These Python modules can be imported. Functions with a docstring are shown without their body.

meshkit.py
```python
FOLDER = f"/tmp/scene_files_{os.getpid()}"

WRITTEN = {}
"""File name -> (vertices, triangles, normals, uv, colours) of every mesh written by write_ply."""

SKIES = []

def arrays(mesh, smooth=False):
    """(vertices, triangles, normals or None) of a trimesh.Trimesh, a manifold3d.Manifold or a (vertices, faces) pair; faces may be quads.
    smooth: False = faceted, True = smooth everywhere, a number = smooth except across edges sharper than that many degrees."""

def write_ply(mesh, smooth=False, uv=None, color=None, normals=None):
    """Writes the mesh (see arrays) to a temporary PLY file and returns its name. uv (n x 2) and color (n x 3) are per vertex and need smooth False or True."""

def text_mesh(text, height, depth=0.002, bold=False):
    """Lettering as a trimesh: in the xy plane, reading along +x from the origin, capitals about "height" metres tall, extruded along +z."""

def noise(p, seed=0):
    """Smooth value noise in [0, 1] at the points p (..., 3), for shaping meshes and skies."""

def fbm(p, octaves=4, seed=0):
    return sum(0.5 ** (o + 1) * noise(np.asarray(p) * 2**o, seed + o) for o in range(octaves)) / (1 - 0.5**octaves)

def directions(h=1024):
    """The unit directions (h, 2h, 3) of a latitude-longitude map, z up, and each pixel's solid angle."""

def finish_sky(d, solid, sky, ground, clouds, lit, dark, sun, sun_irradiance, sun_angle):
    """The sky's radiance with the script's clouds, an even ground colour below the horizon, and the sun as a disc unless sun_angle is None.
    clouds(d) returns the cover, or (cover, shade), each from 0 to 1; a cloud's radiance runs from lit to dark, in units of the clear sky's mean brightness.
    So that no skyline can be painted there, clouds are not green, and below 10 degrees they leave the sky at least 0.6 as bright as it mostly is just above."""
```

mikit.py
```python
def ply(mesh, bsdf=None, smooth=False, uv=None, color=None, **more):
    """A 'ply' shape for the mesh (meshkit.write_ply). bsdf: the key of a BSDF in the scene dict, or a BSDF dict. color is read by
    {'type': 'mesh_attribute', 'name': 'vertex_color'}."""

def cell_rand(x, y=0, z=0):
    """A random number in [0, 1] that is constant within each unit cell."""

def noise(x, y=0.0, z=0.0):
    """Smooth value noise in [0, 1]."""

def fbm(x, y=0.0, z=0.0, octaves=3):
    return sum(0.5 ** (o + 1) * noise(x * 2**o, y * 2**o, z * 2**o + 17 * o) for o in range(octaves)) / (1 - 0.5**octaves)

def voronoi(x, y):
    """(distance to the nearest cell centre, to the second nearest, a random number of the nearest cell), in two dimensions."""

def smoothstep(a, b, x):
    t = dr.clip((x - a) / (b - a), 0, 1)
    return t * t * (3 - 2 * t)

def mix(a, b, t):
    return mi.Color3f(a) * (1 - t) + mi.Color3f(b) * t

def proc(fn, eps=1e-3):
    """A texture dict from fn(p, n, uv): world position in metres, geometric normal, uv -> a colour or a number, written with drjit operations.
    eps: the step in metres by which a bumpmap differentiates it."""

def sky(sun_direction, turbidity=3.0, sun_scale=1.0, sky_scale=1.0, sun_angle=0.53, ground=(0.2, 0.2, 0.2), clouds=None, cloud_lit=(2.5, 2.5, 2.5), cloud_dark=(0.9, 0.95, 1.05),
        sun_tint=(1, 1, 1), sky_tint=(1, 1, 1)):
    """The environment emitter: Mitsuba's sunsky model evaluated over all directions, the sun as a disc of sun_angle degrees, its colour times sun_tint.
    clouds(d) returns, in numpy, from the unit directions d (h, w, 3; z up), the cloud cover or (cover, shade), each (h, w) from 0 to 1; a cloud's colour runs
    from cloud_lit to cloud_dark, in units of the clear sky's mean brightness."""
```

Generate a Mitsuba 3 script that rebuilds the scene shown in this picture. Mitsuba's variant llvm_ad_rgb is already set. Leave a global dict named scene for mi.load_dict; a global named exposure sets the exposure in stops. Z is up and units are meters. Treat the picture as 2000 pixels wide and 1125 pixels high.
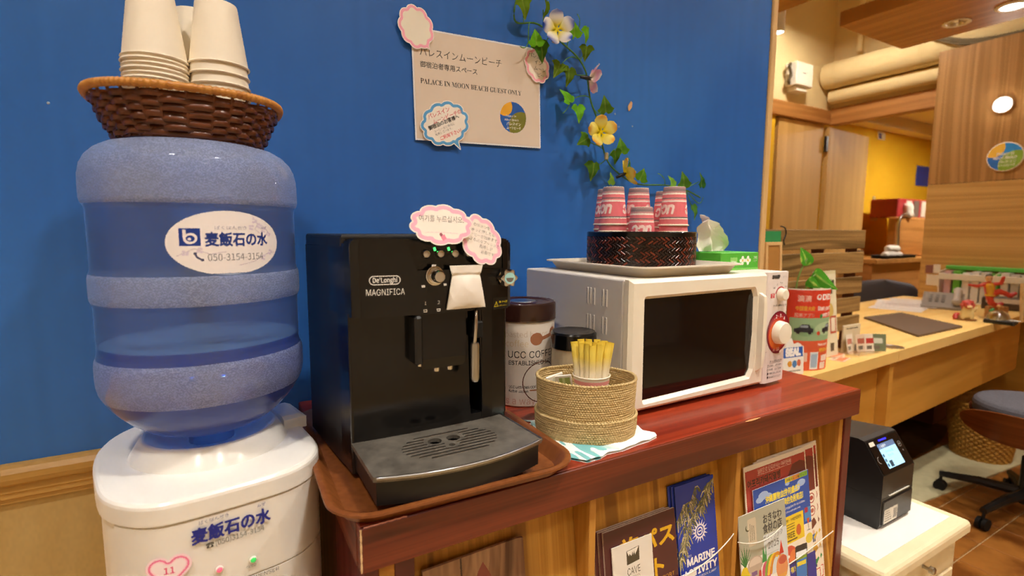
import math, random, glob
import numpy as np, trimesh, mitsuba as mi, mikit, meshkit, drjit as dr
import manifold3d as m3
from manifold3d import Manifold, CrossSection
from shapely import affinity, union_all
from shapely.geometry import Polygon, Point, box as sbox, LineString, MultiPolygon
from PIL import Image, ImageDraw, ImageFont
from mikit import noise, fbm, smoothstep, mix, cell_rand

# ---------------------------------------------------------------- camera, light, exposure
exposure = 1.55
scene, labels = {}, {}
pitch, roll, yaw = map(math.radians, (6.25, 0.21, 60.18))
EYE = np.array([0.0, 0.0, 1.20])
fwd = np.array([math.cos(yaw) * math.cos(pitch), math.sin(yaw) * math.cos(pitch), -math.sin(pitch)])
_r = np.array([math.sin(yaw), -math.cos(yaw), 0.0]); _u = np.cross(_r, fwd)
upv = -math.sin(roll) * _r + math.cos(roll) * _u
T = mi.ScalarTransform4f
scene['camera'] = {'type': 'thinlens', 'fov': 90.0, 'fov_axis': 'x', 'aperture_radius': 0.0022, 'focus_distance': 0.85,
                   'near_clip': 0.02, 'far_clip': 60.0,
                   'to_world': T().look_at(origin=EYE.tolist(), target=(EYE + fwd).tolist(), up=upv.tolist())}
WARM = (1.0, 0.925, 0.82)
CEIL = 2.50
LAMPS = [(1.85, 0.0, 52), (0.60, -0.15, 50), (-0.55, -0.10, 46), (0.45, -1.30, 30), (1.80, -1.10, 30), (-0.90, -1.2, 24), (2.75, 0.45, 44), (3.75, 2.05, 27), (6.2, 1.75, 75)]
LAMP_GAIN = 4.0
CANOPY_LAMP = 11.0
SHELF_LAMP = 26.0

# ---------------------------------------------------------------- helpers
def lin(c):
    if isinstance(c, str):
        c = tuple(int(c[i:i + 2], 16) / 255 for i in (1, 3, 5))
    return tuple((x / 12.92 if x <= 0.04045 else ((x + 0.055) / 1.055) ** 2.4) for x in c)

def rgb(c): return {'type': 'rgb', 'value': list(lin(c))}

def M(name, col, rough=0.5, spec=0.5, metal=0.0, bump=None, bscale=0.001, two=True, **more):
    base = mikit.proc(col) if callable(col) else rgb(col) if isinstance(col, (str, tuple)) else col
    b = {'type': 'principled', 'base_color': base, 'roughness': rough if not callable(rough) else mikit.proc(rough), 'specular': spec, 'metallic': metal, **more}
    if bump is not None:
        b = {'type': 'bumpmap', 'arbitrary': mikit.proc(bump, eps=5e-4), 'scale': bscale, 'bsdf': b}
    scene[name] = {'type': 'twosided', 'bsdf': b} if two else b
    return name

VC = {'type': 'mesh_attribute', 'name': 'vertex_color'}
M('mat_print', VC, 0.45); M('mat_paint', VC, 0.3); M('mat_gloss', VC, 0.12); M('mat_matte', VC, 0.8, 0.3)

def tm(mesh):
    if hasattr(mesh, 'to_mesh'):
        q = mesh.to_mesh(); return trimesh.Trimesh(np.array(q.vert_properties[:, :3], float), np.array(q.tri_verts), process=False)
    if isinstance(mesh, (tuple, list)):
        v, f = np.asarray(mesh[0], float), np.asarray(mesh[1], int)
        if f.shape[1] == 4: f = np.vstack([f[:, [0, 1, 2]], f[:, [0, 2, 3]]])
        return trimesh.Trimesh(v, f, process=False)
    return mesh

used = {}
def key(name):
    if name not in used:
        used[name] = 0; return name
    used[name] += 1; return f'{name}_{used[name]:03d}'

def add(name, mesh, mat, smooth=False, color=None, parent=None, label=None, cat=None, group=None, kind=None, mtx=None, **more):
    k = key(f'{parent}__{name}' if parent else name)
    mesh = tm(mesh)
    if smooth is not False and smooth is not True:
        mesh = trimesh.graph.smooth_shade(mesh, angle=math.radians(smooth), facet_minarea=None); smooth = True
    if mtx is not None:
        mesh = mesh.copy(); mesh.apply_transform(mtx)
    if color is not None:
        color = np.asarray(lin(color) if isinstance(color, str) else color, float)
        if color.ndim == 1: color = np.tile(color, (len(mesh.vertices), 1))
    scene[k] = mikit.ply(mesh, mat, smooth, color=color, **more)
    tag(k, label, cat, group, kind)
    return k

def again(k0, name, mtx, parent=None, label=None, cat=None, group=None):   # a copy: the same mesh file under another to_world
    k = key(f'{parent}__{name}' if parent else name)
    scene[k] = {**scene[k0], 'to_world': T(mtx)}
    tag(k, label, cat, group)
    return k

def tag(k, label=None, cat=None, group=None, kind=None):
    d = {a: b for a, b in (('label', label), ('category', cat), ('group', group), ('kind', kind)) if b}
    if d: labels[k] = d
    return k

def thing(name, label, cat, group=None):
    return tag(key(name), label, cat, group)

def struct(name, mesh, mat, parent=None, **more):
    return add(name, mesh, mat, parent=parent, kind='structure', **more)

def cat_(*ms): return trimesh.util.concatenate([tm(m) for m in ms])

def bx(x0, x1, y0, y1, z0, z1, c=0.0):
    """a box with chamfered edges"""
    c = min(c, (x1 - x0) * .45, (y1 - y0) * .45, (z1 - z0) * .45)
    if c <= 0:
        b = trimesh.creation.box((x1 - x0, y1 - y0, z1 - z0)); b.apply_translation(((x0 + x1) / 2, (y0 + y1) / 2, (z0 + z1) / 2)); return b
    p = [(x, y, z) for X in ((x0, c), (x1, -c)) for Y in ((y0, c), (y1, -c)) for Z in ((z0, c), (z1, -c))
         for x, y, z in ((X[0], Y[0] + Y[1], Z[0] + Z[1]), (X[0] + X[1], Y[0], Z[0] + Z[1]), (X[0] + X[1], Y[0] + Y[1], Z[0]))]
    return tm(Manifold.hull_points(np.array(p)))

def rbx(x0, x1, y0, y1, z0, z1, r, n=12):
    s = [Manifold.sphere(r, n).translate((x, y, z)) for x in (x0 + r, x1 - r) for y in (y0 + r, y1 - r) for z in (z0 + r, z1 - r)]
    return tm(Manifold.batch_hull(s))

def cs(poly):
    poly = poly if isinstance(poly, (Polygon, MultiPolygon)) else Polygon(poly)
    geoms = getattr(poly, 'geoms', [poly])
    cont = []
    for g in geoms:
        cont += [np.array(g.exterior.coords)[:-1]] + [np.array(h.coords)[:-1] for h in g.interiors]
    return CrossSection(cont, m3.FillRule.EvenOdd)

def ext(poly, z0, z1, c=0.0):
    """extrude a plan outline; c: a chamfer round the top edge"""
    if c:
        P = poly if isinstance(poly, Polygon) else Polygon(poly)
        lo, hi = Manifold.extrude(cs(P), z1 - z0 - c).translate((0, 0, z0)), []
        steps = 3
        for i in range(steps):
            a0, a1 = i / steps * math.pi / 2, (i + 1) / steps * math.pi / 2
            d0, d1 = c * (1 - math.cos(a0)), c * (1 - math.cos(a1))
            A, B = P.buffer(-d0, join_style=1), P.buffer(-d1, join_style=1)
            za, zb = z1 - c + c * math.sin(a0), z1 - c + c * math.sin(a1)
            hi.append((A, B, za, zb))
        ms = [tm(lo)]
        for A, B, za, zb in hi:
            ms.append(loft(A, B, za, zb))
        ms.append(flat(hi[-1][1], z1))
        return cat_(*ms)
    return tm(Manifold.extrude(cs(poly), z1 - z0).translate((0, 0, z0)))

def ring(poly, n=160):
    L = LineString(poly.exterior.coords); return np.array([L.interpolate(i / n, normalized=True).coords[0] for i in range(n)])

def loft(A, B, za, zb, n=160):
    a = ring(A, n); b0 = ring(B, n * 4)
    from scipy.spatial import cKDTree
    _, idx = cKDTree(b0).query(a); b = b0[idx]
    v = np.vstack([np.c_[a, np.full(n, za)], np.c_[b, np.full(n, zb)]]); i = np.arange(n); j = (i + 1) % n
    if Polygon(a).exterior.is_ccw: f = np.c_[i, j, j + n, i + n]
    else: f = np.c_[j, i, i + n, j + n]
    return tm((v, f))

def flat(poly, z=0.0):
    ms = []
    for g in getattr(poly, 'geoms', [poly]):
        if g.is_empty or g.geom_type != 'Polygon' or g.area < 1e-10: continue
        try: v, f = trimesh.creation.triangulate_polygon(g, engine='earcut')
        except Exception: continue
        if len(f): ms.append(trimesh.Trimesh(np.c_[v, np.full(len(v), z)], f, process=False))
    return trimesh.util.concatenate(ms)

def lathe(prof, n=64, c=(0, 0, 0)):
    p = np.array(prof, float); k = len(p); a = np.arange(n) * 2 * math.pi / n
    v = np.stack([p[None, :, 0] * np.cos(a)[:, None], p[None, :, 0] * np.sin(a)[:, None], np.broadcast_to(p[None, :, 1], (n, k))], -1).reshape(-1, 3) + np.array(c)
    i, j = np.meshgrid(np.arange(n), np.arange(k - 1), indexing='ij'); q = (i + 1) % n
    f = np.stack([i * k + j, q * k + j, q * k + j + 1, i * k + j + 1], -1).reshape(-1, 4)
    m = tm((v, f)); m.merge_vertices(); m.update_faces(m.nondegenerate_faces()); return m

def tube(pts, r, sides=8, closed=False, ry=None):
    p = np.asarray(pts, float); n = len(p)
    t = (np.roll(p, -1, 0) - np.roll(p, 1, 0)) if closed else np.gradient(p, axis=0)
    t /= np.linalg.norm(t, axis=1, keepdims=True) + 1e-12
    up = np.array([0, 0, 1.0]); a = np.cross(t, up); bad = np.linalg.norm(a, axis=1) < 1e-3; a[bad] = np.cross(t[bad], [1.0, 0, 0])
    a /= np.linalg.norm(a, axis=1, keepdims=True); b = np.cross(a, t)
    ang = np.arange(sides) * 2 * math.pi / sides; r = np.broadcast_to(r, (n,)); ry = r if ry is None else np.broadcast_to(ry, (n,))
    v = (p[:, None] + (r[:, None] * np.cos(ang))[..., None] * a[:, None] + (ry[:, None] * np.sin(ang))[..., None] * b[:, None]).reshape(-1, 3)
    m = n if closed else n - 1
    i, j = np.meshgrid(np.arange(m), np.arange(sides), indexing='ij'); k, q = (i + 1) % n, (j + 1) % sides
    f = np.stack([i * sides + j, i * sides + q, k * sides + q, k * sides + j], -1).reshape(-1, 4)
    f = np.vstack([f[:, [0, 2, 1]], f[:, [0, 3, 2]]])
    if not closed:
        v = np.vstack([v, p[:1], p[-1:]]); e0, e1 = n * sides, n * sides + 1; s = np.arange(sides); s1 = (s + 1) % sides
        f = np.vstack([f, np.c_[np.full(sides, e0), s, s1], np.c_[np.full(sides, e1), (n - 1) * sides + s1, (n - 1) * sides + s]])
    mm = trimesh.Trimesh(v, f, process=False)
    return mm

def spline(pts, n=40):
    from scipy.interpolate import make_interp_spline
    p = np.asarray(pts, float); d = np.r_[0, np.cumsum(np.linalg.norm(np.diff(p, axis=0), axis=1))]
    return make_interp_spline(d, p, k=min(3, len(p) - 1))(np.linspace(0, d[-1], n))

def frame(o, ex, ey=None):
    """4x4 whose local x, y run along ex, ey and z = ex x ey"""
    ex = np.array(ex, float); ex /= np.linalg.norm(ex)
    ey = np.array((0, 0, 1.0) if ey is None else ey, float); ey -= ex * (ex @ ey); ey /= np.linalg.norm(ey)
    m = np.eye(4); m[:3, 0], m[:3, 1], m[:3, 2], m[:3, 3] = ex, ey, np.cross(ex, ey), o; return m

def rotz(deg, o=(0, 0, 0)):
    m = trimesh.transformations.rotation_matrix(math.radians(deg), [0, 0, 1]); m[:3, 3] = o; return m

def mv(mesh, *t): m = tm(mesh).copy(); m.apply_translation(t); return m

# ---- lettering: outlines of glyphs as thin flat shapes
_FD = '/opt/blender-*/*/datafiles/fonts/'
_fonts = {}
def font(which, size=56):
    if (which, size) not in _fonts:
        f = {'cjk': 'Noto Sans CJK Regular.woff2', 'inter': 'Inter.woff2', 'serif': 'NotoSansMath-Regular.woff2'}[which]
        got = glob.glob(_FD + f) or glob.glob(_FD + 'Inter.woff2')
        _fonts[which, size] = ImageFont.truetype(got[0], size)
    return _fonts[which, size]

def serif(s):
    return ''.join(chr(0x1D400 + ord(c) - 65) if 'A' <= c <= 'Z' else chr(0x1D41A + ord(c) - 97) if 'a' <= c <= 'z' else chr(0x1D7CE + ord(c) - 48) if '0' <= c <= '9' else c for c in s)

_tc = {}
def text(s, h, which='cjk', bold=0, slant=0.0, space=0):
    """lettering as a polygon in metres, from the origin along +x on its baseline; h: the em height"""
    k = (s, which, bold)
    if k not in _tc:
        if which == 'serif': s = serif(s)
        S = 84; f = font(which, S); bold = min(bold, 3) if which == 'cjk' else round(bold * 1.4); x0, y0, x1, y1 = f.getbbox(s, anchor='ls', stroke_width=bold)
        im = Image.new('L', (int(x1 - x0) + 8, int(y1 - y0) + 8))
        ImageDraw.Draw(im).text((4 - x0, 4 - y0), s, 255, f, anchor='ls', stroke_width=bold)
        on = np.pad((np.asarray(im) > 120), ((0, 0), (1, 1))).astype(np.int8)
        rows, st = np.nonzero(np.diff(on, axis=1) == 1); en = np.nonzero(np.diff(on, axis=1) == -1)[1]
        import shapely
        sh = union_all(shapely.box(st, -rows - 1, en, -rows)).buffer(0.5).buffer(-0.5).simplify(0.6)
        _tc[k] = affinity.affine_transform(sh, [1 / S, 0, 0, 1 / S, (x0 - 4) / S, (4 - y0) / S])
    g = affinity.scale(_tc[k], h, h, origin=(0, 0))
    return affinity.skew(g, xs=slant, origin=(0, 0)) if slant else g

class Print:
    """flat print: coloured outlines laid one on another, built as one thin mesh"""
    def __init__(self, step=0.00020): self.L, self.step = [], step
    def poly(self, p, col):
        p = p if hasattr(p, 'geom_type') else Polygon(p)
        if not p.is_valid: p = p.buffer(0)
        self.L.append((p, lin(col) if isinstance(col, str) else col)); return self
    def rect(self, x0, y0, x1, y1, col): return self.poly(sbox(x0, y0, x1, y1), col)
    def oval(self, x, y, rx, ry, col): return self.poly(affinity.scale(Point(x, y).buffer(1, 20), rx, ry), col)
    def line(self, pts, w, col, cap=1): return self.poly(LineString(pts).buffer(w / 2, cap_style=cap, quad_segs=4), col)
    def text(self, x, y, s, h, col, which='cjk', bold=0, width=None, anchor='l', rot=0.0, slant=0):
        g = text(s, h, which, bold, slant); b = g.bounds; w = b[2] - b[0]
        if width: g = affinity.scale(g, width / w, 1, origin=(0, 0)); b = g.bounds; w = width
        dx = {'l': -b[0], 'c': -(b[0] + b[2]) / 2, 'r': -b[2]}[anchor]
        g = affinity.translate(g, dx, 0)
        if rot: g = affinity.rotate(g, rot, origin=(0, 0))
        return self.poly(affinity.translate(g, x, y), col)
    def mesh(self, z=0.0, bend=None, seg=None):
        from shapely.strtree import STRtree
        P = [p for p, c in self.L]; tree = STRtree(P); ms, cols = [], []
        for i, (p, c) in enumerate(self.L):             # what lies on top cuts away what lies below: one flat layer of ink
            over = [P[j] for j in tree.query(p, predicate='intersects') if j > i]
            if over:
                try: p = p.difference(union_all(over))
                except Exception: pass
            if p.is_empty: continue
            try: m = flat(p, z + self.step)
            except Exception: continue
            if bend is not None:
                v, f = trimesh.remesh.subdivide_to_size(m.vertices, m.faces, seg or 0.008, max_iter=12)
                m = trimesh.Trimesh(bend(v), f, process=False)
            ms.append(m); cols.append(np.tile(c, (len(m.vertices), 1)))
        return trimesh.util.concatenate(ms), np.vstack(cols)
    def add(self, name, parent, mtx=None, z=0.0, bend=None, seg=None, mat='mat_print', **k):
        m, c = self.mesh(z, bend, seg)
        return add(name, m, mat, color=c, parent=parent, mtx=mtx, **k)

def sheet(w, h, t=0.0006, r=0.0):
    p = sbox(0, 0, w, h)
    if r: p = p.buffer(-r).buffer(r, quad_segs=5)
    return tm(Manifold.extrude(cs(p), t).translate((0, 0, -t)))

def cloud(rx, ry, n=9, amp=0.10, seed=0, m=160):
    """a thought-bubble outline"""
    rnd = random.Random(seed); a = np.linspace(0, 2 * math.pi, m, endpoint=False); ph = rnd.random() * 6
    w = np.abs(np.sin(n / 2 * a + ph)) ** 0.75
    rr = 1 - amp + amp * w * 1.15
    return Polygon(np.c_[rx * rr * np.cos(a), ry * rr * np.sin(a)])

# ---- procedural wood
def wood(c1, c2, along=0, across=2, sx=2.0, sy=60.0, third=None, fine=0.35, warp=0.05, off=0.0, dark=None):
    third = 3 - along - across if third is None else third
    a1, a2 = lin(c1), lin(c2); a3 = lin(dark) if dark else a2
    def fn(p, n, uv):
        q = (p.x, p.y, p.z); u, v, w = q[along] + off, q[across], q[third]
        d = noise(u * 1.7 * sx, v * 8, w * 8) * warp
        g = fbm(u * sx, (v + d) * sy, w * sy * 0.04, 3)
        f = noise(u * sx * 9, v * sy * 5, w * sy * 0.1)
        k = dr.clip(smoothstep(0.28, 0.74, g) * (1 - fine) + f * fine, 0, 1)
        c = mix(a1, a2, k)
        if dark:
            s = smoothstep(0.60, 0.78, noise(u * sx * 1.3 + 9, (v + d) * sy * 0.45, w * sy * 0.03 + 5))
            c = mix(c, a3, s * 0.75)
        return c
    return fn

# ---------------------------------------------------------------- materials of the room
def blue_fn(p, n, uv):
    a = fbm(p.x * 2.2, p.z * 2.2, 0, 3); s = noise(p.x * 70, p.z * 3.0, 3)
    return mix(lin('#2861b0'), lin('#326ebd'), smoothstep(.3, .7, a)) * (0.97 + 0.06 * s)
M('mat_blue_wall', blue_fn, 0.36, 0.45)
M('mat_cream', lambda p, n, uv: mix(lin('#d8c08a'), lin('#e0cb98'), fbm(p.x * 3, p.y * 3, p.z * 3, 3)), 0.8, 0.2)
M('mat_ceiling', '#efe9dc', 0.9, 0.1)
M('mat_plain_wall', '#e6d9c0', 0.9, 0.1)
M('mat_yellow', lambda p, n, uv: mix(lin('#dba81c'), lin('#e5b62c'), fbm(p.x * 4, p.y * 4, p.z * 4, 3)), 0.7, 0.2)
M('mat_wainscot', lambda p, n, uv: mix(lin('#bb9c60'), lin('#cbae74'), fbm(p.x * 26, p.z * 3, 0, 3)) * (0.96 + 0.08 * noise(p.x * 300, p.z * 160)), 0.65, 0.25)
M('mat_rail', wood('#b1853f', '#ca9f58', 0, 2, 1.6, 70), 0.42, 0.4)
M('mat_edge_trim', wood('#c9a36a', '#dcb983', 2, 0, 2, 60), 0.5, 0.4)
M('mat_worktop', wood('#742316', '#99381e', 0, 1, 1.3, 85, dark='#571710', warp=.02), 0.20, 0.5, clearcoat=0.7, clearcoat_gloss=0.85)
M('mat_fascia', wood('#54180f', '#743019', 0, 2, 1.3, 130, dark='#3c0e0c', warp=.012), 0.3, 0.5)
M('mat_rosewood_side', wood('#431013', '#61201e', 2, 1, 1.2, 90), 0.28, 0.5)
M('mat_cabinet_wood', wood('#b27c2c', '#cf9c48', 2, 0, 1.2, 170, dark='#86561e', warp=.012), 0.45, 0.35)
M('mat_divider_wood', wood('#ac742a', '#c48f42', 2, 1, 1.6, 120), 0.45, 0.35)
M('mat_desk_top', wood('#d9b266', '#e3c07a', 0, 1, 1.2, 30, fine=0.3), 0.42, 0.4)
M('mat_desk_side', wood('#b9832f', '#c99542', 0, 2, 1.2, 24, fine=0.3), 0.5, 0.35)
M('mat_panel_up', wood('#936a3a', '#b18654', 2, 1, 0.55, 75, fine=0.25), 0.26, 0.5, clearcoat=0.5, clearcoat_gloss=0.75)
M('mat_panel_low', wood('#b88c4e', '#d2ab6c', 1, 2, 0.55, 60, fine=0.2), 0.34, 0.45)
M('mat_canopy', wood('#a06a30', '#bb8646', 1, 0, 0.8, 40), 0.45, 0.4)
M('mat_lintel', wood('#a06830', '#b98044', 0, 2, 0.8, 40), 0.5, 0.35)
M('mat_lintel_y', wood('#a06830', '#b98044', 1, 2, 0.8, 40), 0.5, 0.35)
M('mat_door', wood('#c89a55', '#d6aa66', 2, 0, 0.5, 22, fine=0.2), 0.5, 0.3)
M('mat_slat', wood('#765830', '#a58350', 0, 2, 1.8, 130, dark='#57401f'), 0.6, 0.3)
M('mat_floor_tile', lambda p, n, uv: mix(lin('#6a3c16'), lin('#94602a'), smoothstep(.25, .75, fbm(p.x * 9, p.y * 9, 0, 4))), 0.3, 0.5)
M('mat_grout', '#b59c72', 0.8, 0.2)
M('mat_dark_wood', wood('#4a2110', '#642f18', 0, 2, 1.0, 30), 0.5, 0.3)
M('mat_white_gloss', '#e9e6df', 0.16, 0.5)
M('mat_cream_plastic', '#e8e2d0', 0.28, 0.5)
M('mat_grey_paintsteel', '#cfcac2', 0.35, 0.5)
M('mat_black_gloss', '#0b0b0c', 0.13, 0.5)
M('mat_black', '#131313', 0.38, 0.5)
M('mat_black_matte', '#101010', 0.6, 0.3)
M('mat_chrome', '#d8d8d8', 0.08, 0.5, 1.0)
M('mat_steel', '#b8b8b6', 0.25, 0.5, 1.0)

def emitter(name, x, y, z, r, power, col=WARM, parent=None, **k):
    a = np.arange(24) * 2 * math.pi / 24
    v = np.vstack([np.c_[x + r * np.cos(a), y + r * np.sin(a), np.full(24, z)], [[x, y, z]]])
    f = np.c_[(np.arange(24) + 1) % 24, np.arange(24), np.full(24, 24)]
    return add(name, tm((v, f)), 'mat_white_gloss', parent=parent, emitter={'type': 'area', 'radiance': {'type': 'rgb', 'value': [power * c for c in col]}}, **k)

# ---------------------------------------------------------------- the room
WY, CT = 1.01, 0.882
struct('wall_back', bx(-1.7, 1.468, WY, WY + .12, 0.853, 3.2), 'mat_blue_wall')
labels['wall_back']['label'] = 'blue painted wall behind the counter'
struct('wall_lower', bx(-1.7, 1.468, WY + .002, WY + .12, 0, 0.853), 'mat_wainscot')
struct('trim_1', bx(1.466, 1.492, WY - .006, WY + .126, 0, 3.2, .003), 'mat_edge_trim')
rail_prof = [(0, .790), (-.007, .792), (-.007, .799), (-.011, .801), (-.011, .808), (-.014, .811), (-.014, .822), (-.017, .823), (-.021, .826), (-.024, .834), (-.024, .843), (-.019, .850), (-.012, .853), (0, .853)]
rp = np.array(rail_prof); n_ = len(rp)
rv = np.vstack([np.c_[np.full(n_, x), rp[:, 0] + WY + .002, rp[:, 1]] for x in (-1.7, 1.466)])
rf = [(i, i + n_, (i + 1) % n_ + n_, (i + 1) % n_) for i in range(n_)]
struct('trim_2', tm((rv, rf)), 'mat_rail')
struct('floor', bx(-1.7, 9, -2.6, 3.2, -.06, -.006), 'mat_grout')
tile = bx(-.098, .098, -.098, .098, -.02, 0, .003)
k0 = None
for i in range(17):
    for j in range(9):
        X, Y = 1.62 + i * .2, .02 + j * .2
        m = np.eye(4); m[:3, 3] = (X, Y, 0)
        if k0 is None: k0 = add('tile', mv(tile, 0, 0, 0), 'mat_floor_tile', parent='floor'); k00 = dict(scene[k0]); scene[k0]['to_world'] = T(m)
        else: again(k0, 'tile', m, parent='floor')
struct('ceiling', bx(-1.7, 9, -2.6, 3.2, 3.2, 3.26), 'mat_ceiling')
struct('wall_left', bx(-1.78, -1.7, -2.6, 1.2, 0, 3.2), 'mat_plain_wall')
struct('wall_front', bx(-1.7, 9, -2.68, -2.6, 0, 3.2), 'mat_plain_wall')
# the wood-clad wall at the end of the desk
struct('wall_right', bx(4.364, 4.44, -2.6, 1.716, 0, 2.425), 'mat_dark_wood')
add('panel', bx(4.345, 4.366, -2.6, 1.719, 1.540, 2.43, .001), 'mat_panel_up', parent='wall_right')
add('panel', bx(4.345, 4.366, -2.6, 1.719, 0.0, 1.537, .001), 'mat_panel_low', parent='wall_right')
# rear wall with the doors, and the beam over the opening to the back room
struct('wall_rear', bx(1.49, 4.66, 2.60, 2.7, 2.14, 3.2), 'mat_cream')
struct('wall_rear_low', bx(1.49, 3.90, 2.60, 2.7, 0, 2.14), 'mat_yellow')
struct('trim_3', bx(1.49, 4.634, 2.575, 2.62, 2.13, 2.245, .004), 'mat_lintel')
struct('wall_beam', bx(4.66, 4.72, -2.6, 2.7, 2.235, 3.2), 'mat_cream')
struct('trim_4', bx(4.635, 4.74, -2.6, 2.59, 2.127, 2.262, .004), 'mat_lintel_y')
struct('wall_rear_side', bx(1.2, 1.49, 1.13, 2.7, 0, 3.2), 'mat_cream')
struct('wall_backroom', bx(4.72, 9, 2.95, 3.05, 0, 2.36), 'mat_yellow')
struct('trim_5', bx(4.72, 9, 2.80, 2.96, 2.30, 2.42, .004), 'mat_cream')
struct('wall_backroom_end', bx(8.9, 9, -2.6, 3.0, 0, 3.2), 'mat_yellow')
struct('ceiling_backroom', bx(4.72, 9, -2.6, 2.95, 2.42, 2.46), 'mat_cream')
# door leaves
d = struct('door_1', bx(3.955, 4.585, 2.605, 2.645, .01, 2.125, .004), 'mat_door')
d2 = struct('door_2', bx(0, .80, -.02, .02, .01, 2.11, .004), 'mat_door', mtx=rotz(5, (4.63, 2.60, 0)))
add('hinge', bx(4.590, 4.622, 2.575, 2.60, 1.90, 2.03, .003), 'mat_black', parent='door_2')
hm = cat_(tube([(.72, -.02, 1.03), (.72, -.07, 1.03)], .012), tube(spline([(.72, -.07, 1.03), (.68, -.075, 1.03), (.60, -.07, 1.03)], 10), .011), mv(lathe([(0, -.006), (.028, -.006), (.028, .006), (0, .006)], 20), 0, 0, 0))
add('door_handle', hm, 'mat_steel', smooth=40, parent='door_2', mtx=rotz(5, (4.63, 2.60, 0)))
# wooden canopies under the ceiling
struct('trim_6', bx(2.95, 3.63, -1.2, 1.63, 2.30, 2.375, .003), 'mat_canopy')
struct('trim_7', bx(1.75, 2.51, 1.2, 2.35, 2.30, 2.37, .003), 'mat_canopy')
k = thing('downlight', 'unlit round eyeball downlight set in the underside of the wooden canopy', 'downlight')
add('rim', lathe([(.045, 2.302), (.058, 2.302), (.062, 2.297), (.058, 2.293), (.046, 2.294), (.040, 2.299)], 36, (3.42, 1.29, 0)), 'mat_white_gloss', smooth=True, parent=k)
add('eyeball', lathe([(.04, 2.299), (.03, 2.292), (.024, 2.293), (.02, 2.298), (0, 2.298)], 28, (3.42, 1.29, 0)), 'mat_chrome', smooth=40, parent=k)
k = thing('canopy_lamp', 'glowing round downlight at the far right of the wooden canopy', 'downlight')
emitter('bulb', 3.40, 1.065, 2.292, .045, CANOPY_LAMP * 2, (1, .92, .78), parent=k)
add('rim', lathe([(.05, 2.300), (.066, 2.300), (.068, 2.295), (.062, 2.290), (.05, 2.291)], 36, (3.40, 1.065, 0)), 'mat_white_gloss', smooth=True, parent=k)
k = thing('glare_dome', 'added glowing dome imitating a bright reflection on the upper wood panel above the round badge', 'lamp')  # glowing dome added to imitate a bright reflection on the panel
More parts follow.
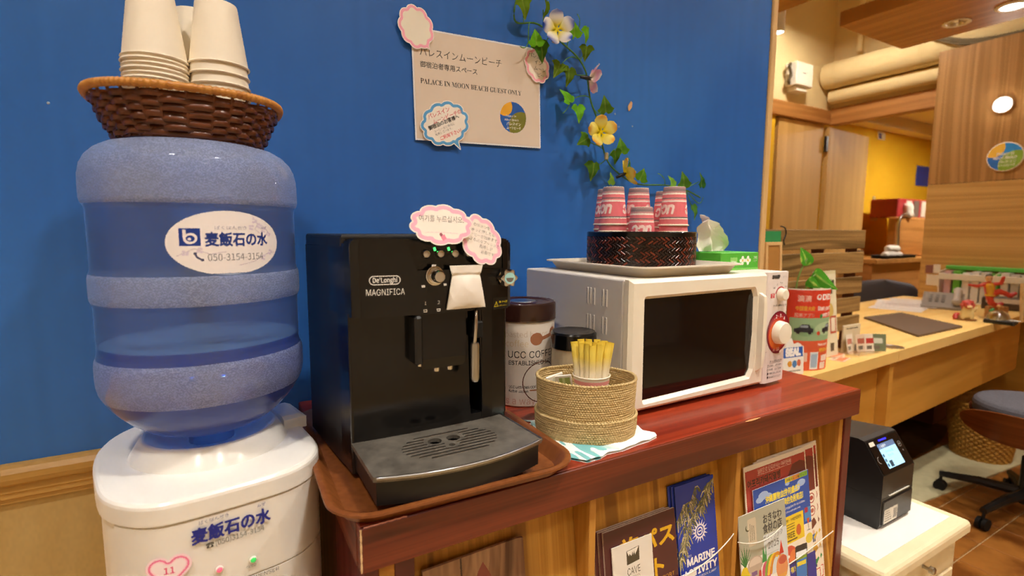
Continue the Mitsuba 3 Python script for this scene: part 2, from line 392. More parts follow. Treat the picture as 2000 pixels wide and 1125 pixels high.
wl = lathe([(.042, .0), (.034, .018), (.02, .026), (0, .028)], 28)
add('bulb', wl, 'mat_white_gloss', smooth=True, parent=k, mtx=frame((4.335, 1.357, 2.008), (0, -1, 0), (0, 0, 1)) , emitter={'type': 'area', 'radiance': {'type': 'rgb', 'value': [14, 12.5, 10.5]}})
add('base', lathe([(0, 0), (.05, 0), (.05, .012), (0, .012)], 28), 'mat_white_gloss', smooth=40, parent=k, mtx=frame((4.345, 1.357, 2.008), (0, -1, 0), (0, 0, 1)))
# ceiling lamps over the counter (out of frame, they light the room)
LAMP_AT = ['over the floor in front of the side cabinet', 'over the floor in front of the coffee machine', 'over the floor in front of the water dispenser', 'behind the viewer facing the coffee machine', 'behind the viewer facing the printer', 'behind the viewer at the far left', 'over the front of the reception desk', 'added before the double doors to brighten the wall', 'in the yellow back room']  # the lamp before the double doors is added to brighten the upper wall
for i, (x, y, p) in enumerate(LAMPS):
    zc = 2.41 if x > 5 else CEIL + .38
    k = thing('ceiling_lamp', 'warm round ceiling lamp out of frame ' + LAMP_AT[i], 'lamp', 'ceiling lamps')
    emitter('bulb', x, y, zc, .075, p * LAMP_GAIN, parent=k)
    zt = 3.2 if x < 5 else 2.42
    add('housing', lathe([(.078, zc + .004), (.092, zc - (.085 if x < 3 else .01)), (.100, zc - (.085 if x < 3 else .01)), (.100, zt)] if x < 5 else [(.078, zc + .004), (.085, zc - .01), (.09, zc - .01), (.09, zt)], 32, (x, y, 0)), 'mat_black_matte', smooth=40, parent=k)

# ---------------------------------------------------------------- the counter cabinet
CX0, CX1, CY0 = 0.117, 1.131, 0.530
k = thing('counter_cabinet', 'long cabinet with a glossy red-brown wooden worktop and open brochure bays', 'cabinet')
add('worktop', bx(CX0, CX1, CY0 + .004, WY - .004, CT - .018, CT, .0012), 'mat_worktop', parent=k, smooth=30)

fk = add('front_edge', bx(CX0, CX1, CY0, CY0 + .016, .829, CT - .0006, .0012), 'mat_fascia', parent=k)
add('chipped_edge', tube([(CX0 + .0005, CY0 - .0002, z) for z in np.linspace(.831, CT - .001, 14)], [.0008 + .0006 * math.sin(i * 2.1) ** 2 for i in range(14)], 5), 'mat_paint', color='#d8b98a', parent=k, label='pale bare wood showing at the chipped front corner')
ch = [(x, CY0 - .0002 + .0005 * math.sin(x * 900), CT - .0004) for x in np.linspace(.760, .800, 12)]
add('chipped_edge', tube(ch, [.0004 + .0013 * math.sin(i / 11 * math.pi) for i in range(12)], 5), 'mat_paint', color='#cf9c6a', parent=k, label='small pale chip in the front edge')
add('chipped_edge', tube([(x, CY0 + .0008 + .0008 * math.sin(x * 700), CT - .0002) for x in np.linspace(CX0 + .004, CX0 + .052, 12)], .0009, 5), 'mat_paint', color='#cc8a70', parent=k)
add('side_edge', bx(CX0 - .001, CX0 + .014, CY0 + .017, WY - .004, .829, CT - .0008, .001), 'mat_fascia', parent=k)
add('side_panel', bx(CX0 + .006, CX0 + .022, CY0 + .012, WY - .01, 0, .829, .001), 'mat_rosewood_side', parent=k)
add('side_panel', bx(1.104, 1.127, CY0 + .012, WY - .01, 0, .829, .001), 'mat_rosewood_side', parent=k)
add('lining', bx(1.092, 1.104, CY0 + .016, WY - .01, 0, .829, .001), 'mat_divider_wood', parent=k)
add('corner_post', bx(CX0 + .022, CX0 + .040, CY0 + .012, CY0 + .03, 0, .829, .001), 'mat_divider_wood', parent=k)
add('corner_post', bx(CX0 + .040, CX0 + .064, CY0 + .0122, CY0 + .03, 0, .829, .001), 'mat_rosewood_side', parent=k)
YF = CY0 + .016
def slant(z): return YF + .012 + (z - .60) * .135           # the leaning board at the back of each bay
SL0, SL1 = CX0 + .064, 1.092
DIV = [.447, .770]
edges = [SL0] + [v for d_ in DIV for v in (d_ - .006, d_ + .006)] + [SL1]
for i in range(3):
    x0, x1 = edges[2 * i], edges[2 * i + 1]
    b = bx(x0 + .0005, x1 - .0005, 0, .012, 0, .60)
    v = np.array(b.vertices); v[:, 1] = slant(v[:, 2] + .229) + (v[:, 1]); v[:, 2] += .229
    add('back_board', tm((v, b.faces)), 'mat_cabinet_wood', parent=k)
for d_ in DIV:
    add('divider', bx(d_ - .006, d_ + .006, YF - .002, WY - .02, .2, .829, .001), 'mat_divider_wood', parent=k)
add('shelf', bx(SL0, SL1, YF - .002, YF + .06, .215, .232, .001), 'mat_divider_wood', parent=k)

# ---------------------------------------------------------------- water dispenser
BC = np.array([-.02, .785])
plan = Polygon([(-.123, .918), (-.156, .835), (-.132, .702), (-.115, .662), (-.085, .634), (-.055, .627), (.02, .638), (.062, .6465), (.088, .668), (.101, .695), (.1035, .73), (.083, .86), (.05, .925), (-.05, .945)])
_pp = np.array(plan.exterior.coords)[:-1]
for _ in range(4):                                     # corner cutting
    _q = np.roll(_pp, -1, 0); _pp = np.stack([_pp * .75 + _q * .25, _pp * .25 + _q * .75], 1).reshape(-1, 2)
plan = Polygon(_pp).buffer(.0022)
ZT = .913
k = thing('water_dispenser', 'white floor-standing water dispenser holding the blue bottle', 'water dispenser')
body = plan.buffer(-.0045)
add('body', ext(body, 0, .889), 'mat_white_gloss', smooth=35, parent=k)
add('top_cover', ext(plan, .889, ZT, .006), 'mat_white_gloss', smooth=40, parent=k)
add('collar', lathe([(0, ZT + .003), (.03, ZT + .004), (.060, ZT + .012), (.0735, ZT + .0225), (.0765, ZT + .0240), (.0800, ZT + .0225), (.0935, ZT - .0005)], 96, (BC[0], BC[1], 0)), 'mat_white_gloss', smooth=50, parent=k)
bl = m3.Manifold.hull_points(np.array([(x, y, z) for x, y in ((-.012, -.02), (.020, -.02), (.020, .05), (-.012, .05)) for z in (0, .016)] + [(-.012, -.012, .02), (.012, -.012, .02), (.012, .05, .02), (-.012, .05, .02)]))
add('latch_block', tm(bl), 'mat_white_gloss', smooth=False, parent=k, mtx=rotz(12, (.078, .810, ZT - .003)))
FP = body.intersection(Polygon([(-.2, .5), (.2, .5), (.2, .70), (.08, .72), (-.06, .68), (-.2, .66)]))
fp = body.buffer(.0028).difference(body.buffer(.0002)).intersection(sbox(-.112, .5, .11, .735))
add('front_panel', ext(fp, .800, .8855), 'mat_white_gloss', smooth=35, parent=k)
add('lower_door', ext(fp, .10, .7975), 'mat_white_gloss', smooth=35, parent=k)
FX = np.array([.9895, .1445, 0])                       # along the flat front
FO = np.array([-.055, .6266, 0]) + np.array([.1445, -.9895, 0]) * -.0012
W_ = Print()
W_.text(0, 0, '麦飯石の水', .0185, '#1a2384', bold=3, width=.080)
W_.text(.008, .0195, 'ばくはんせき', .0050, '#3b3f7d'); W_.text(.066, .0195, 'みず', .0050, '#3b3f7d')
W_.text(.013, -.0105, '☎', .0085, '#33332f', bold=1); W_.text(.0225, -.0103, '(050)3154-3154', .0082, '#3b3a36', width=.050)
fo = lambda u, z: FO + FX * u + np.array([0, 0, z])
nrm = np.array([.1445, -.9895, 0])
W_.add('lettering', k, frame(fo(.0135, .8610) + nrm * .0034, FX))
W2 = Print().text(0, 0, 'HOT', .0042, '#8a8f98').text(.031, .004, 'COLD', .0042, '#8a8f98').text(.030, -.012, 'DISPENSER', .0062, '#6b6f78', width=.036)
W2.add('lettering', k, frame(fo(.034, .8065) + nrm * .0034, FX))
for u, z, c in ((.0380, .8215, '#e0566a'), (.0725, .8190, '#2fa84c')):
    add('indicator_lamp', lathe([(.0042, 0), (.0042, .0012), (.003, .002)], 20), 'mat_white_gloss', parent=k, smooth=40, mtx=frame(fo(u, z) + nrm * .003, FX))
    add('indicator_light', lathe([(.0032, .0014), (.0024, .0032), (0, .0038)], 16), 'mat_gloss', color=c, smooth=True, parent=k, mtx=frame(fo(u, z) + nrm * .003, FX), emitter={'type': 'area', 'radiance': {'type': 'rgb', 'value': [x * .35 for x in lin(c)]}})
t = np.linspace(0, 2 * math.pi, 60)
heart = Polygon(np.c_[16 * np.sin(t) ** 3, 13 * np.cos(t) - 5 * np.cos(2 * t) - 2 * np.cos(3 * t) - np.cos(4 * t)] * .0012).buffer(.002)
H = Print().poly(heart, '#f6d9e2').poly(heart.buffer(-.0022), '#e87aa4').poly(heart.buffer(-.0042), '#f8cfdd').poly(heart.buffer(-.0055), '#f6e6ea').text(0, -.004, '11', .010, '#d8527f', bold=2, anchor='c')
H.add('heart_sticker', k, frame((-.0630, .6278, .8375), (.993, -.118, 0)), label='pink heart sticker on the front')

# ---------------------------------------------------------------- bottle on the dispenser
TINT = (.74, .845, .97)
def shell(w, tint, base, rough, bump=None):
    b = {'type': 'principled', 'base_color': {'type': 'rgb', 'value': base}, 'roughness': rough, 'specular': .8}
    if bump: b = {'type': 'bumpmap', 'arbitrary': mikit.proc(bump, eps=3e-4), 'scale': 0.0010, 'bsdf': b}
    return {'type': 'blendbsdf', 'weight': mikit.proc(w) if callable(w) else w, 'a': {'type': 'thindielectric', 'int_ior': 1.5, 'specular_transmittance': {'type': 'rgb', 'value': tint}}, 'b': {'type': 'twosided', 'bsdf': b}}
scene['mat_bottle'] = shell(0.075, list(TINT), [.50, .60, .85], .10)  # the pale diffuse share paints in haze and room reflections
scene['mat_bottle_frost'] = shell(lambda p, n, uv: 0.27 + 0.20 * smoothstep(.3, .8, noise(p.x * 900, p.y * 900, p.z * 700)), [.78, .86, .97], [.46, .55, .82], .12, lambda p, n, uv: fbm(p.x * 900, p.y * 900, p.z * 700, 2))
scene['mat_bottle_base'] = {'type': 'blendbsdf', 'weight': 0.35, 'a': {'type': 'thindielectric', 'int_ior': 1.5, 'specular_transmittance': {'type': 'rgb', 'value': [.60, .68, .90]}}, 'b': {'type': 'twosided', 'bsdf': {'type': 'principled', 'base_color': {'type': 'rgb', 'value': [.10, .14, .34]}, 'roughness': .12, 'specular': .6}}}
scene['mat_water'] = {'type': 'thindielectric', 'int_ior': 1.33, 'specular_transmittance': {'type': 'rgb', 'value': [.42, .68, .97]}}
R = .119
k = thing('water_bottle', 'large clear blue water bottle upside down on the white dispenser', 'water bottle')
def fillet(p, n=1): return p
sh = [(0, 1.306), (.060, 1.3065), (.078, 1.3055), (.092, 1.3020), (.103, 1.2955), (.111, 1.287), (.116, 1.277), (.1185, 1.265), (.119, 1.252), (.119, 1.238), (.1182, 1.2335), (.1165, 1.2305)]
wl1 = [(.1165, 1.2305), (.1150, 1.228), (.1143, 1.224), (.1143, 1.157), (.1148, 1.1525), (.1160, 1.149)]
rg = [(.1160, 1.149), (.1172, 1.1455), (.1176, 1.140), (.1176, 1.124), (.1172, 1.1185), (.1160, 1.115)]
wl2 = [(.1160, 1.115), (.1148, 1.1115), (.1143, 1.107), (.1143, 1.056), (.1150, 1.051), (.1160, 1.0475)]
bs = [(.1160, 1.0475), (.1178, 1.043), (.1185, 1.037), (.1185, 1.021), (.1178, 1.012), (.1160, 1.004), (.1130, .997)]
lo = [(.1130, .997), (.1075, .987), (.100, .9765), (.090, .9655), (.080, .9565), (.070, .9495), (.056, .9435), (.040, .9400), (.030, .938), (.027, .934), (.027, .921)]
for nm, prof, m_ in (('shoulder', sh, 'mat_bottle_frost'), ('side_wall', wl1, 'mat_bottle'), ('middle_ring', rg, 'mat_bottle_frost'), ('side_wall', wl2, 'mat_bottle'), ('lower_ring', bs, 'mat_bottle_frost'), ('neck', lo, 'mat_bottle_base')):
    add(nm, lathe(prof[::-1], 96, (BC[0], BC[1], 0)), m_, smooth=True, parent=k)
wp = [(0, .9395), (.028, .9405), (.055, .945), (.069, .951), (.079, .958), (.089, .967), (.099, .978), (.107, .990), (.1140, 1.005), (.1165, 1.021), (.1165, 1.036), (.1135, 1.050), (.1128, 1.058), (.1128, 1.0615), (.110, 1.0600), (0, 1.0598)]
add('water', lathe(wp, 96, (BC[0], BC[1], 0)), 'mat_water', smooth=35, parent=k)
scene['mat_water_top'] = shell(0.22, [.6, .78, .97], [.45, .68, .92], .08)  # pale tint paints in the light reflected off the water
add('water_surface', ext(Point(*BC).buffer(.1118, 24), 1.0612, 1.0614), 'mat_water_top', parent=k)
lab = Print(.00008)
lab.poly(affinity.scale(Point(0, 0).buffer(1, 40), .0625, .0365), '#e9e4e4')
for s_, pts in enumerate([[(-.052, -.014), (-.035, -.006), (-.02, -.0125), (-.004, -.010)], [(.028, .031), (.034, .022), (.044, .018), (.05, .010)], [(.034, .022), (.030, .016), (.038, .010)], [(.01, -.026), (.028, -.022), (.044, -.014), (.056, -.012)]]):
    lab.line(pts, .0007, '#b9aebf')
rnd = random.Random(4)
for cx, cy in ((.036, .020), (.030, .026), (.042, .015), (.048, .010), (.026, .018), (-.044, -.011), (-.03, -.008), (.05, -.012), (.04, -.018)):
    for j in range(4):
        a = j * 1.57 + rnd.random(); lab.oval(cx + .0022 * math.cos(a), cy + .0022 * math.sin(a), .0017, .0013, '#cfc4d6')
lab.rect(-.049, -.003, -.0285, .0165, '#17358a')
lab.poly(LineString([(-.0437, .0150), (-.0437, .0060), (-.0425, .0025)]).buffer(.0016, cap_style=2), '#e9e4e4')
lab.poly(affinity.rotate(affinity.scale(Point(-.0382, .0052).buffer(1, 20), .0068, .0060), 25), '#e9e4e4').oval(-.0382, .0052, .0042, .0036, '#17358a').oval(-.0392, .0046, .0018, .0016, '#e9e4e4')
lab.text(-.0245, -.002, '麦飯石の水', .0165, '#17307c', bold=3, width=.071).text(-.014, .0155, 'ばくはんせき', .0048, '#5d6088', width=.034).text(.038, .0155, 'みず', .0045, '#5d6088')
lab.line([(-.0345, -.012), (-.033, -.0155), (-.0285, -.0185)], .0020, '#3a3f66').oval(-.0345, -.0115, .0017, .0015, '#3a3f66').oval(-.0278, -.0188, .0017, .0015, '#3a3f66')
lab.text(-.0225, -.020, '050-3154-3154', .0105, '#4a4c58', width=.062)
A0 = math.radians(-74)
def bend_label(v, r=.1150):
    a = A0 + v[:, 0] / r; rr = r + v[:, 2]
    return np.c_[BC[0] + rr * np.cos(a), BC[1] + rr * np.sin(a), 1.1862 + v[:, 1]]
lab.add('label_sticker', k, bend=bend_label, seg=.006, label='white oval label with blue lettering')

# ---------------------------------------------------------------- wicker basket on the bottle
M('mat_wicker', lambda p, n, uv: mix(lin('#3d1c0e'), lin('#6d3a1e'), noise(p.x * 90, p.y * 90, p.z * 260)), 0.30, 0.5)
M('mat_rattan', lambda p, n, uv: mix(lin('#a5692a'), lin('#c68c42'), noise(p.x * 160, p.y * 160, p.z * 100)), 0.4, 0.4)
k = thing('wicker_basket', 'brown wicker basket with a light rattan rim on top of the water bottle', 'basket')
BZ0, BZ1 = 1.3075, 1.357
def bsk(z, a):
    t_ = (z - BZ0) / (BZ1 - BZ0); rx, ry = .078 + .023 * t_ ** .85, .086 + .014 * t_ ** .85
    e = 2 / 2.6; c, s = np.cos(a), np.sin(a)
    x, y = rx * np.sign(c) * np.abs(c) ** e, ry * np.sign(s) * np.abs(s) ** e
    return x, y
BO = np.array([-.022, .800]); BR = 0.0
def bpt(z, a, off=0.0):
    x, y = bsk(z, a); n_l = np.hypot(x, y) + 1e-9; x, y = x + off * x / n_l, y + off * y / n_l
    return np.c_[BO[0] + x * math.cos(BR) - y * math.sin(BR), BO[1] + x * math.sin(BR) + y * math.cos(BR), np.broadcast_to(z, np.shape(a))]
NS = 34
rows = 9
for i in range(rows):
    a = np.linspace(0, 2 * math.pi, NS * 8, endpoint=False)
    z = BZ0 + .004 + (BZ1 - BZ0 - .010) * i / (rows - 1)
    off = .0024 * np.cos(a * NS / 2 + (math.pi if i % 2 else 0)) + .0004 * np.sin(a * 7 + i)
    zz = z + .0009 * np.sin(a * 5 + i * 2)
    add('weave_strand', tube(bpt(zz, a, off), .0015, 6, True, ry=.0043), 'mat_wicker', smooth=True, parent=k)
for j in range(NS):
    a = np.full(6, (j + .5) / NS * 2 * math.pi); z = np.linspace(BZ0, BZ1, 6)
    add('stake', tube(bpt(z, a, 0.0), .0018, 6), 'mat_wicker', smooth=True, parent=k)
a = np.linspace(0, 2 * math.pi, 900, endpoint=False)
add('rim', tube(bpt(BZ1 + .003, a, .002), .0048 + .0005 * np.cos(a * 110), 8, True), 'mat_rattan', smooth=True, parent=k)
a = np.linspace(0, 2 * math.pi, 80, endpoint=False); fl = bpt(BZ0 + .001, a)
add('base', ext(Polygon(fl[:, :2]).buffer(-.001), BZ0 - .001, BZ0 + .040), 'mat_wicker', parent=k)

# ---------------------------------------------------------------- paper cups upside down in the basket
M('mat_paper_cup', '#ece3cf', 0.55, 0.35)
def cup_prof(rr, rb, h, t=.0006):   # upside down: rim at z = 0
    return [(rr, .0022), (rr + .0012, .0026), (rr + .0020, .0014), (rr + .0012, .0002), (rr - .0002, .0002), (rr - .0006, .003), (rb - .0006, h - .004), (0, h - .004), (0, h - .0045), (rb - .0013, h - .0046), (rb - .0013, h - .0002), (rb - .0006, h), (rb, h - .0004), (rr, .0022)]
cupm = lathe(cup_prof(.0345, .0245, .080)[::-1], 56)
first = None
FLOOR = BZ0 + .040
stacks = [('left', (-.0563, .800), 12, .00555, 'white paper cup in the tall left stack, {} from the top', 'white cups in the left stack'),
          ('right', (.0135, .806), 6, .0131, 'white paper cup in the right stack in the wicker basket, {} from the top', 'white cups in the right stack'),
          ('mid', (-.0135, .856), 6, .0135, 'white paper cup in the middle rear stack, {} from the top', 'white cups in the rear stack')]
ORD = ['topmost', 'second', 'third', 'fourth', 'fifth', 'sixth', 'seventh', 'eighth', 'ninth', 'tenth', 'eleventh', 'twelfth']
for nm, (x, y), n, dz, lb, gp in stacks:
    for i in range(n):
        m = np.eye(4); m[:3, 3] = (x + .0004 * math.sin(i * 3), y, FLOOR + i * dz + .0003); 
        l_ = lb.format(ORD[n - 1 - i]).replace('topmost from the top', 'topmost')
        if first is None: first = add('paper_cup', cupm, 'mat_paper_cup', smooth=40, label=l_, cat='paper cup', group=gp); scene[first]['to_world'] = T(m)
        else: again(first, 'paper_cup', m, label=l_, cat='paper cup', group=gp)

# ---------------------------------------------------------------- brown tray and coffee machine
M('mat_brown_tray', lambda p, n, uv: mix(lin('#6c3a19'), lin('#7d4822'), fbm(p.x * 160, p.y * 160, 0, 2)), 0.38, 0.5)
def tray_mesh(w, d, h, r, lip, t=.002, slope=.012):
    P0 = sbox(-w / 2 + r, -d / 2 + r, w / 2 - r, d / 2 - r).buffer(r, quad_segs=12)
    n = 160
    def rg_(b, z):
        q = ring(P0.buffer(b), n); return np.c_[q, np.full(n, z)]
    lv = [(-slope, 0.0), (-slope * .7, h * .25), (-.001, h - .001), (lip * .4, h), (lip, h - .0006), (lip + .0005, h - .003), (lip - .001, h - .003), (0, h - t), (-slope * .7 + t, .0), (-slope, -t * .0 - .0004)]
    rings = [rg_(b, z) for b, z in lv]
    ref = rings[0]
    out = [ref]
    from scipy.spatial import cKDTree
    for q in rings[1:]:
        s = int(np.argmin(np.linalg.norm(q[:, :2] - ref[0, :2] * 1.02, axis=1))); out.append(np.roll(q, -s, 0))
    s0 = int(0)
    v = np.vstack(out); m_ = len(out); f = []
    i = np.arange(n); j = (i + 1) % n
    for a in range(m_ - 1): f.append(np.c_[a * n + i, (a + 1) * n + i, (a + 1) * n + j, a * n + j])
    shell = tm((v, np.vstack(f)))
    return cat_(shell, flat(P0.buffer(-slope + .0004), .0002), flat(P0.buffer(-slope + .0004), -.0004))
k = thing('serving_tray', 'brown plastic tray with rounded corners under the black coffee machine', 'tray')
add('rim', tray_mesh(.305, .375, .017, .045, .008, slope=.014), 'mat_brown_tray', smooth=40, parent=k, mtx=rotz(0, (.253, .715, CT + .0006)))
del scene[k + '__rim']; used.pop(k + '__rim')
scene.pop(k, None); labels.pop(k); used.pop('serving_tray')
add('serving_tray', tray_mesh(.305, .375, .017, .045, .008, slope=.014), 'mat_brown_tray', smooth=40, mtx=rotz(-1.5, (.253, .712, CT + .0006)),
    label='brown plastic tray with rounded corners under the black coffee machine', cat='tray')

TZ = CT + .0022
k = thing('coffee_machine', 'black espresso machine with chrome knobs and drip tray on the brown tray', 'coffee machine')
MX0, MX1, MF, MB = .135, .366, .632, .852
def front_y(x, bow=.006):
    u = (x - (MX0 + MX1) / 2) / ((MX1 - MX0) / 2); return MF - bow * (1 - u * u)
xs = np.linspace(MX0 + .012, MX1 - .012, 17)
def mplan(bow, inset=0.0, y_side=.66):
    fr = [(x, front_y(x, bow)) for x in xs]
    P = Polygon([(MX0 - .016, MB), (MX0 - .001, MF + .022), (MX0 + .003, MF + .006)] + fr + [(MX1 - .003, MF + .006), (MX1, MF + .022), (MX1 - .004, MB)])
    return P.buffer(-.006 - inset).buffer(.006, quad_segs=5)
UP = mplan(.012)
LOWY = MF + .012
# lower body: hollow bay for the brew group is shallow; the right-hand part is the water tank
lowP = Polygon([(MX0 - .016, MB), (MX0 - .001, MF + .03), (MX0, LOWY)] + [(x, LOWY - .004 * (1 - ((x - .24) / .1) ** 2)) for x in np.linspace(.145, .335, 15)] + [(MX1 - .006, LOWY + .004), (MX1 - .003, MF + .03), (MX1 - .006, MB)]).buffer(-.004).buffer(.004, quad_segs=4)
lowB = Manifold.extrude(cs(lowP), 1.098 - (TZ + .006)).translate((0, 0, TZ + .006))
slot = Manifold.hull_points(np.array([(x, y, z) for x0, x1, z in ((.296, .314, 1.10), (.299, .319, .962), (.301, .319, .942)) for x in (x0, x1) for y in (.61, .70)]))
lowB -= slot
add('body', lowB, 'mat_black_gloss', smooth=30, parent=k)
add('water_tank', ext(lowP.intersection(sbox(.3195, .5, .5, .70)).buffer(.0012), TZ + .05, 1.092), 'mat_black_gloss', smooth=30, parent=k)
add('side_panel', ext(Polygon([(MX0 - .0175, MB - .004), (MX0 - .0025, MF + .05), (MX0 - .0005, MF + .05), (MX0 - .0155, MB - .004)]), TZ + .004, 1.180), 'mat_black', parent=k)
# upper housing with the recess for the buttons
upB = Manifold.extrude(cs(UP), .088).translate((0, 0, 1.094))
for i in range(4):
    a = (i + 1) / 4 * math.pi / 2
    upB += Manifold.extrude(cs(UP.buffer(-.009 * (1 - math.cos(a)))), .078 + .009 * math.sin(a)).translate((0, 0, 1.094 + .010 - .0))
rec = Manifold.hull_points(np.array([(x, y, z) for x, z in ((.199, 1.20), (.217, 1.151), (.345, 1.150), (.345, 1.20)) for y in (.60, MF - .002)]))
upB -= rec
add('control_panel', upB, 'mat_black_gloss', smooth=30, parent=k)
add('lid', ext(Polygon([(MX0 - .017, MB + .001), (MX0 - .002, MF + .030), (MX1 - .01, MF + .030), (MX1 - .004, MB + .001)]).buffer(-.006).buffer(.006), 1.1805, 1.1965, .004), 'mat_black', smooth=35, parent=k)
add('button_panel', bx(.206, .343, MF - .0035, MF - .001, 1.152, 1.186), 'mat_black_gloss', parent=k)
yb = MF - .0035
for i, x in enumerate((.2318, .2515, .2718, .2915)):
    b = add('button', lathe([(.0058, 0), (.0058, .003), (.0046, .0046), (.0042, .0040), (0, .0048)], 24), 'mat_chrome', smooth=50, parent=k, mtx=frame((x, yb, 1.1712), (1, 0, 0)))
for x in (.2440, .2636):
    add('indicator_light', bx(-.0016, .0016, -.0024, .0024, 0, .0012, .0003), 'mat_gloss', color='#34e05a', parent=k, mtx=frame((x, yb, 1.1775), (.94, 0, .3), (-.3, 0, .94)), emitter={'type': 'area', 'radiance': {'type': 'rgb', 'value': [.05, .9, .12]}})
kb = add('knob', lathe([(.0105, 0), (.0105, .003), (.0085, .004), (.0080, .016), (.0068, .019), (.0035, .0195), (0, .0185)], 32), 'mat_chrome', smooth=40, parent=k, mtx=frame((.2405, front_y(.24, .012) - .0002, 1.1435), (1, 0, 0)))
add('knob_ring', lathe([(.0105, .0), (.0125, .0), (.0125, .0016), (.0108, .002)], 36), 'mat_chrome', smooth=40, parent=k, mtx=frame((.2405, front_y(.24, .012) - .0002, 1.1435), (1, 0, 0)))
# steam knob at the right-hand corner, with six lobes
a = np.linspace(0, 2 * math.pi, 72, endpoint=False); lobes = Polygon(np.c_[(.0112 + .0016 * np.cos(6 * a)) * np.cos(a), (.0112 + .0016 * np.cos(6 * a)) * np.sin(a)])
skm = frame((.3475, MF - .0005, 1.137), (.92, -.10, 0))
add('steam_knob', ext(lobes, .008, .024, .002), 'mat_chrome', smooth=40, parent=k, mtx=skm)
add('steam_knob_neck', lathe([(.0078, -.004), (.0078, .0095), (.011, .0095)], 28), 'mat_chrome', smooth=40, parent=k, mtx=skm)
sd = Print(.0002).oval(0, 0, .0078, .0078, '#9fd0cf').poly(Point(0, 0).buffer(.0055).intersection(sbox(-.006, -.006, .006, .0005)), '#6d675f')
sd.add('steam_knob_disc', k, skm, z=.0242, mat='mat_gloss')
# plaques and lettering on the front
lp = sbox(.1585, -.0052, .1955, .0052).buffer(-.0051).buffer(.0051)
pz = lambda x: front_y(x, .012) - .0006
PM = frame((0, pz(.176), 1.140), (1, -.045, 0))
PL = Print(.00025).poly(lp.buffer(.0006), '#d9d6d2').poly(lp.buffer(-.0006), '#131313').text(.1772, -.0026, "De'Longhi", .0079, '#e8e6e2', bold=2, anchor='c', width=.0295)
def bend_front(z0, d=.0004):
    def f(v): return np.c_[v[:, 0], np.interp(v[:, 0], xs, [front_y(x, .012) for x in xs]) - d - v[:, 2], z0 + v[:, 1]]
    return f
PL.add('name_plate', k, bend=bend_front(1.140), seg=.006, mat='mat_paint', label='oval chrome-edged name plate')
LT = Print(.0002).text(.1542, 0, 'MAGNIFICA', .0105, '#dcdad4', which='inter', width=.0468)
LT.add('lettering', k, bend=bend_front(1.1215), seg=.006)
LS = Print(.0002).text(.2275, .0010, '1', .0060, '#c9c6bf', anchor='c').text(.2455, .0010, '2', .0060, '#c9c6bf', anchor='c')
for cx in (.2275, .2455):
    LS.poly(Polygon([(cx - .003, -.005), (cx - .0024, -.0088), (cx + .0018, -.0088), (cx + .0024, -.005)]), '#c9c6bf').rect(cx - .002, -.0075, cx + .001, -.006, '#15150f')
LS.rect(.2365, .0495, .2425, .0525, '#d8d5cf').rect(.2225, .0235, .2275, .0265, '#d8d5cf').rect(.2525, .0245, .2565, .0275, '#d8d5cf')
LS.add('lettering', k, bend=bend_front(1.1055), seg=.006)
WN = Print(.0002).rect(.3285, -.0078, .3535, .0078, '#2a2a22').rect(.3290, -.0073, .3530, .0073, '#0d0d0d')
WN.poly(Polygon([(.3296, -.0045), (.3372, -.0045), (.3334, .0035)]), '#d6c21f').poly(Polygon([(.3307, -.0038), (.3361, -.0038), (.3334, .0018)]), '#161610').rect(.33315, -.0028, .33365, .0004, '#d6c21f')
WN.text(.3382, .0006, '高熱・スチーム注意', .0034, '#d6c21f', bold=2, width=.0142).text(.3382, -.0042, '取扱説明書をお読みください', .0024, '#bfae2a', width=.0142)
WN.add('warning_label', k, bend=bend_front(1.1005), seg=.006, label='black and yellow warning label')
# coffee spout and steam wand
sp = Manifold.hull_points(np.array([(x, y, z) for x0, x1, y0, z in ((.214, .285, MF - .008, 1.095), (.214, .285, MF - .014, 1.035), (.222, .279, MF - .013, 1.022)) for x in (x0, x1) for y in (y0, .66)]))
add('spout', sp, 'mat_black_gloss', parent=k)
add('spout_side', bx(.2115, .2225, MF - .017, MF + .02, 1.028, 1.093, .003), 'mat_black', parent=k)
for x in (.2445, .2635):
    add('nozzle', lathe([(0, 0), (.0038, 0), (.0044, .005), (.0044, .009)], 20, (x, MF - .004, 1.0155)), 'mat_chrome', smooth=50, parent=k)
add('spout_tip', lathe([(0, 0), (.0022, 0), (.0030, .004), (.0028, .012)], 16, (.2175, MF - .014, 1.0275)), 'mat_chrome', smooth=50, parent=k)
add('steam_arm', tube(spline([(.304, MF - .003, 1.094), (.298, MF - .015, 1.090), (.2945, MF - .021, 1.075), (.2920, MF - .022, 1.052), (.2905, MF - .022, 1.040)], 24), .0026, 10), 'mat_chrome', smooth=True, parent=k)
add('steam_wand', lathe([(0, 0), (.0042, 0), (.0060, .004), (.0062, .05), (.0050, .0535), (0, .0537)], 24, (.2925, MF - .022, .999)), 'mat_steel', smooth=40, parent=k)
add('wand_grip', bx(.297, .312, MF - .010, MF + .008, 1.055, 1.078, .002), 'mat_black_matte', parent=k)
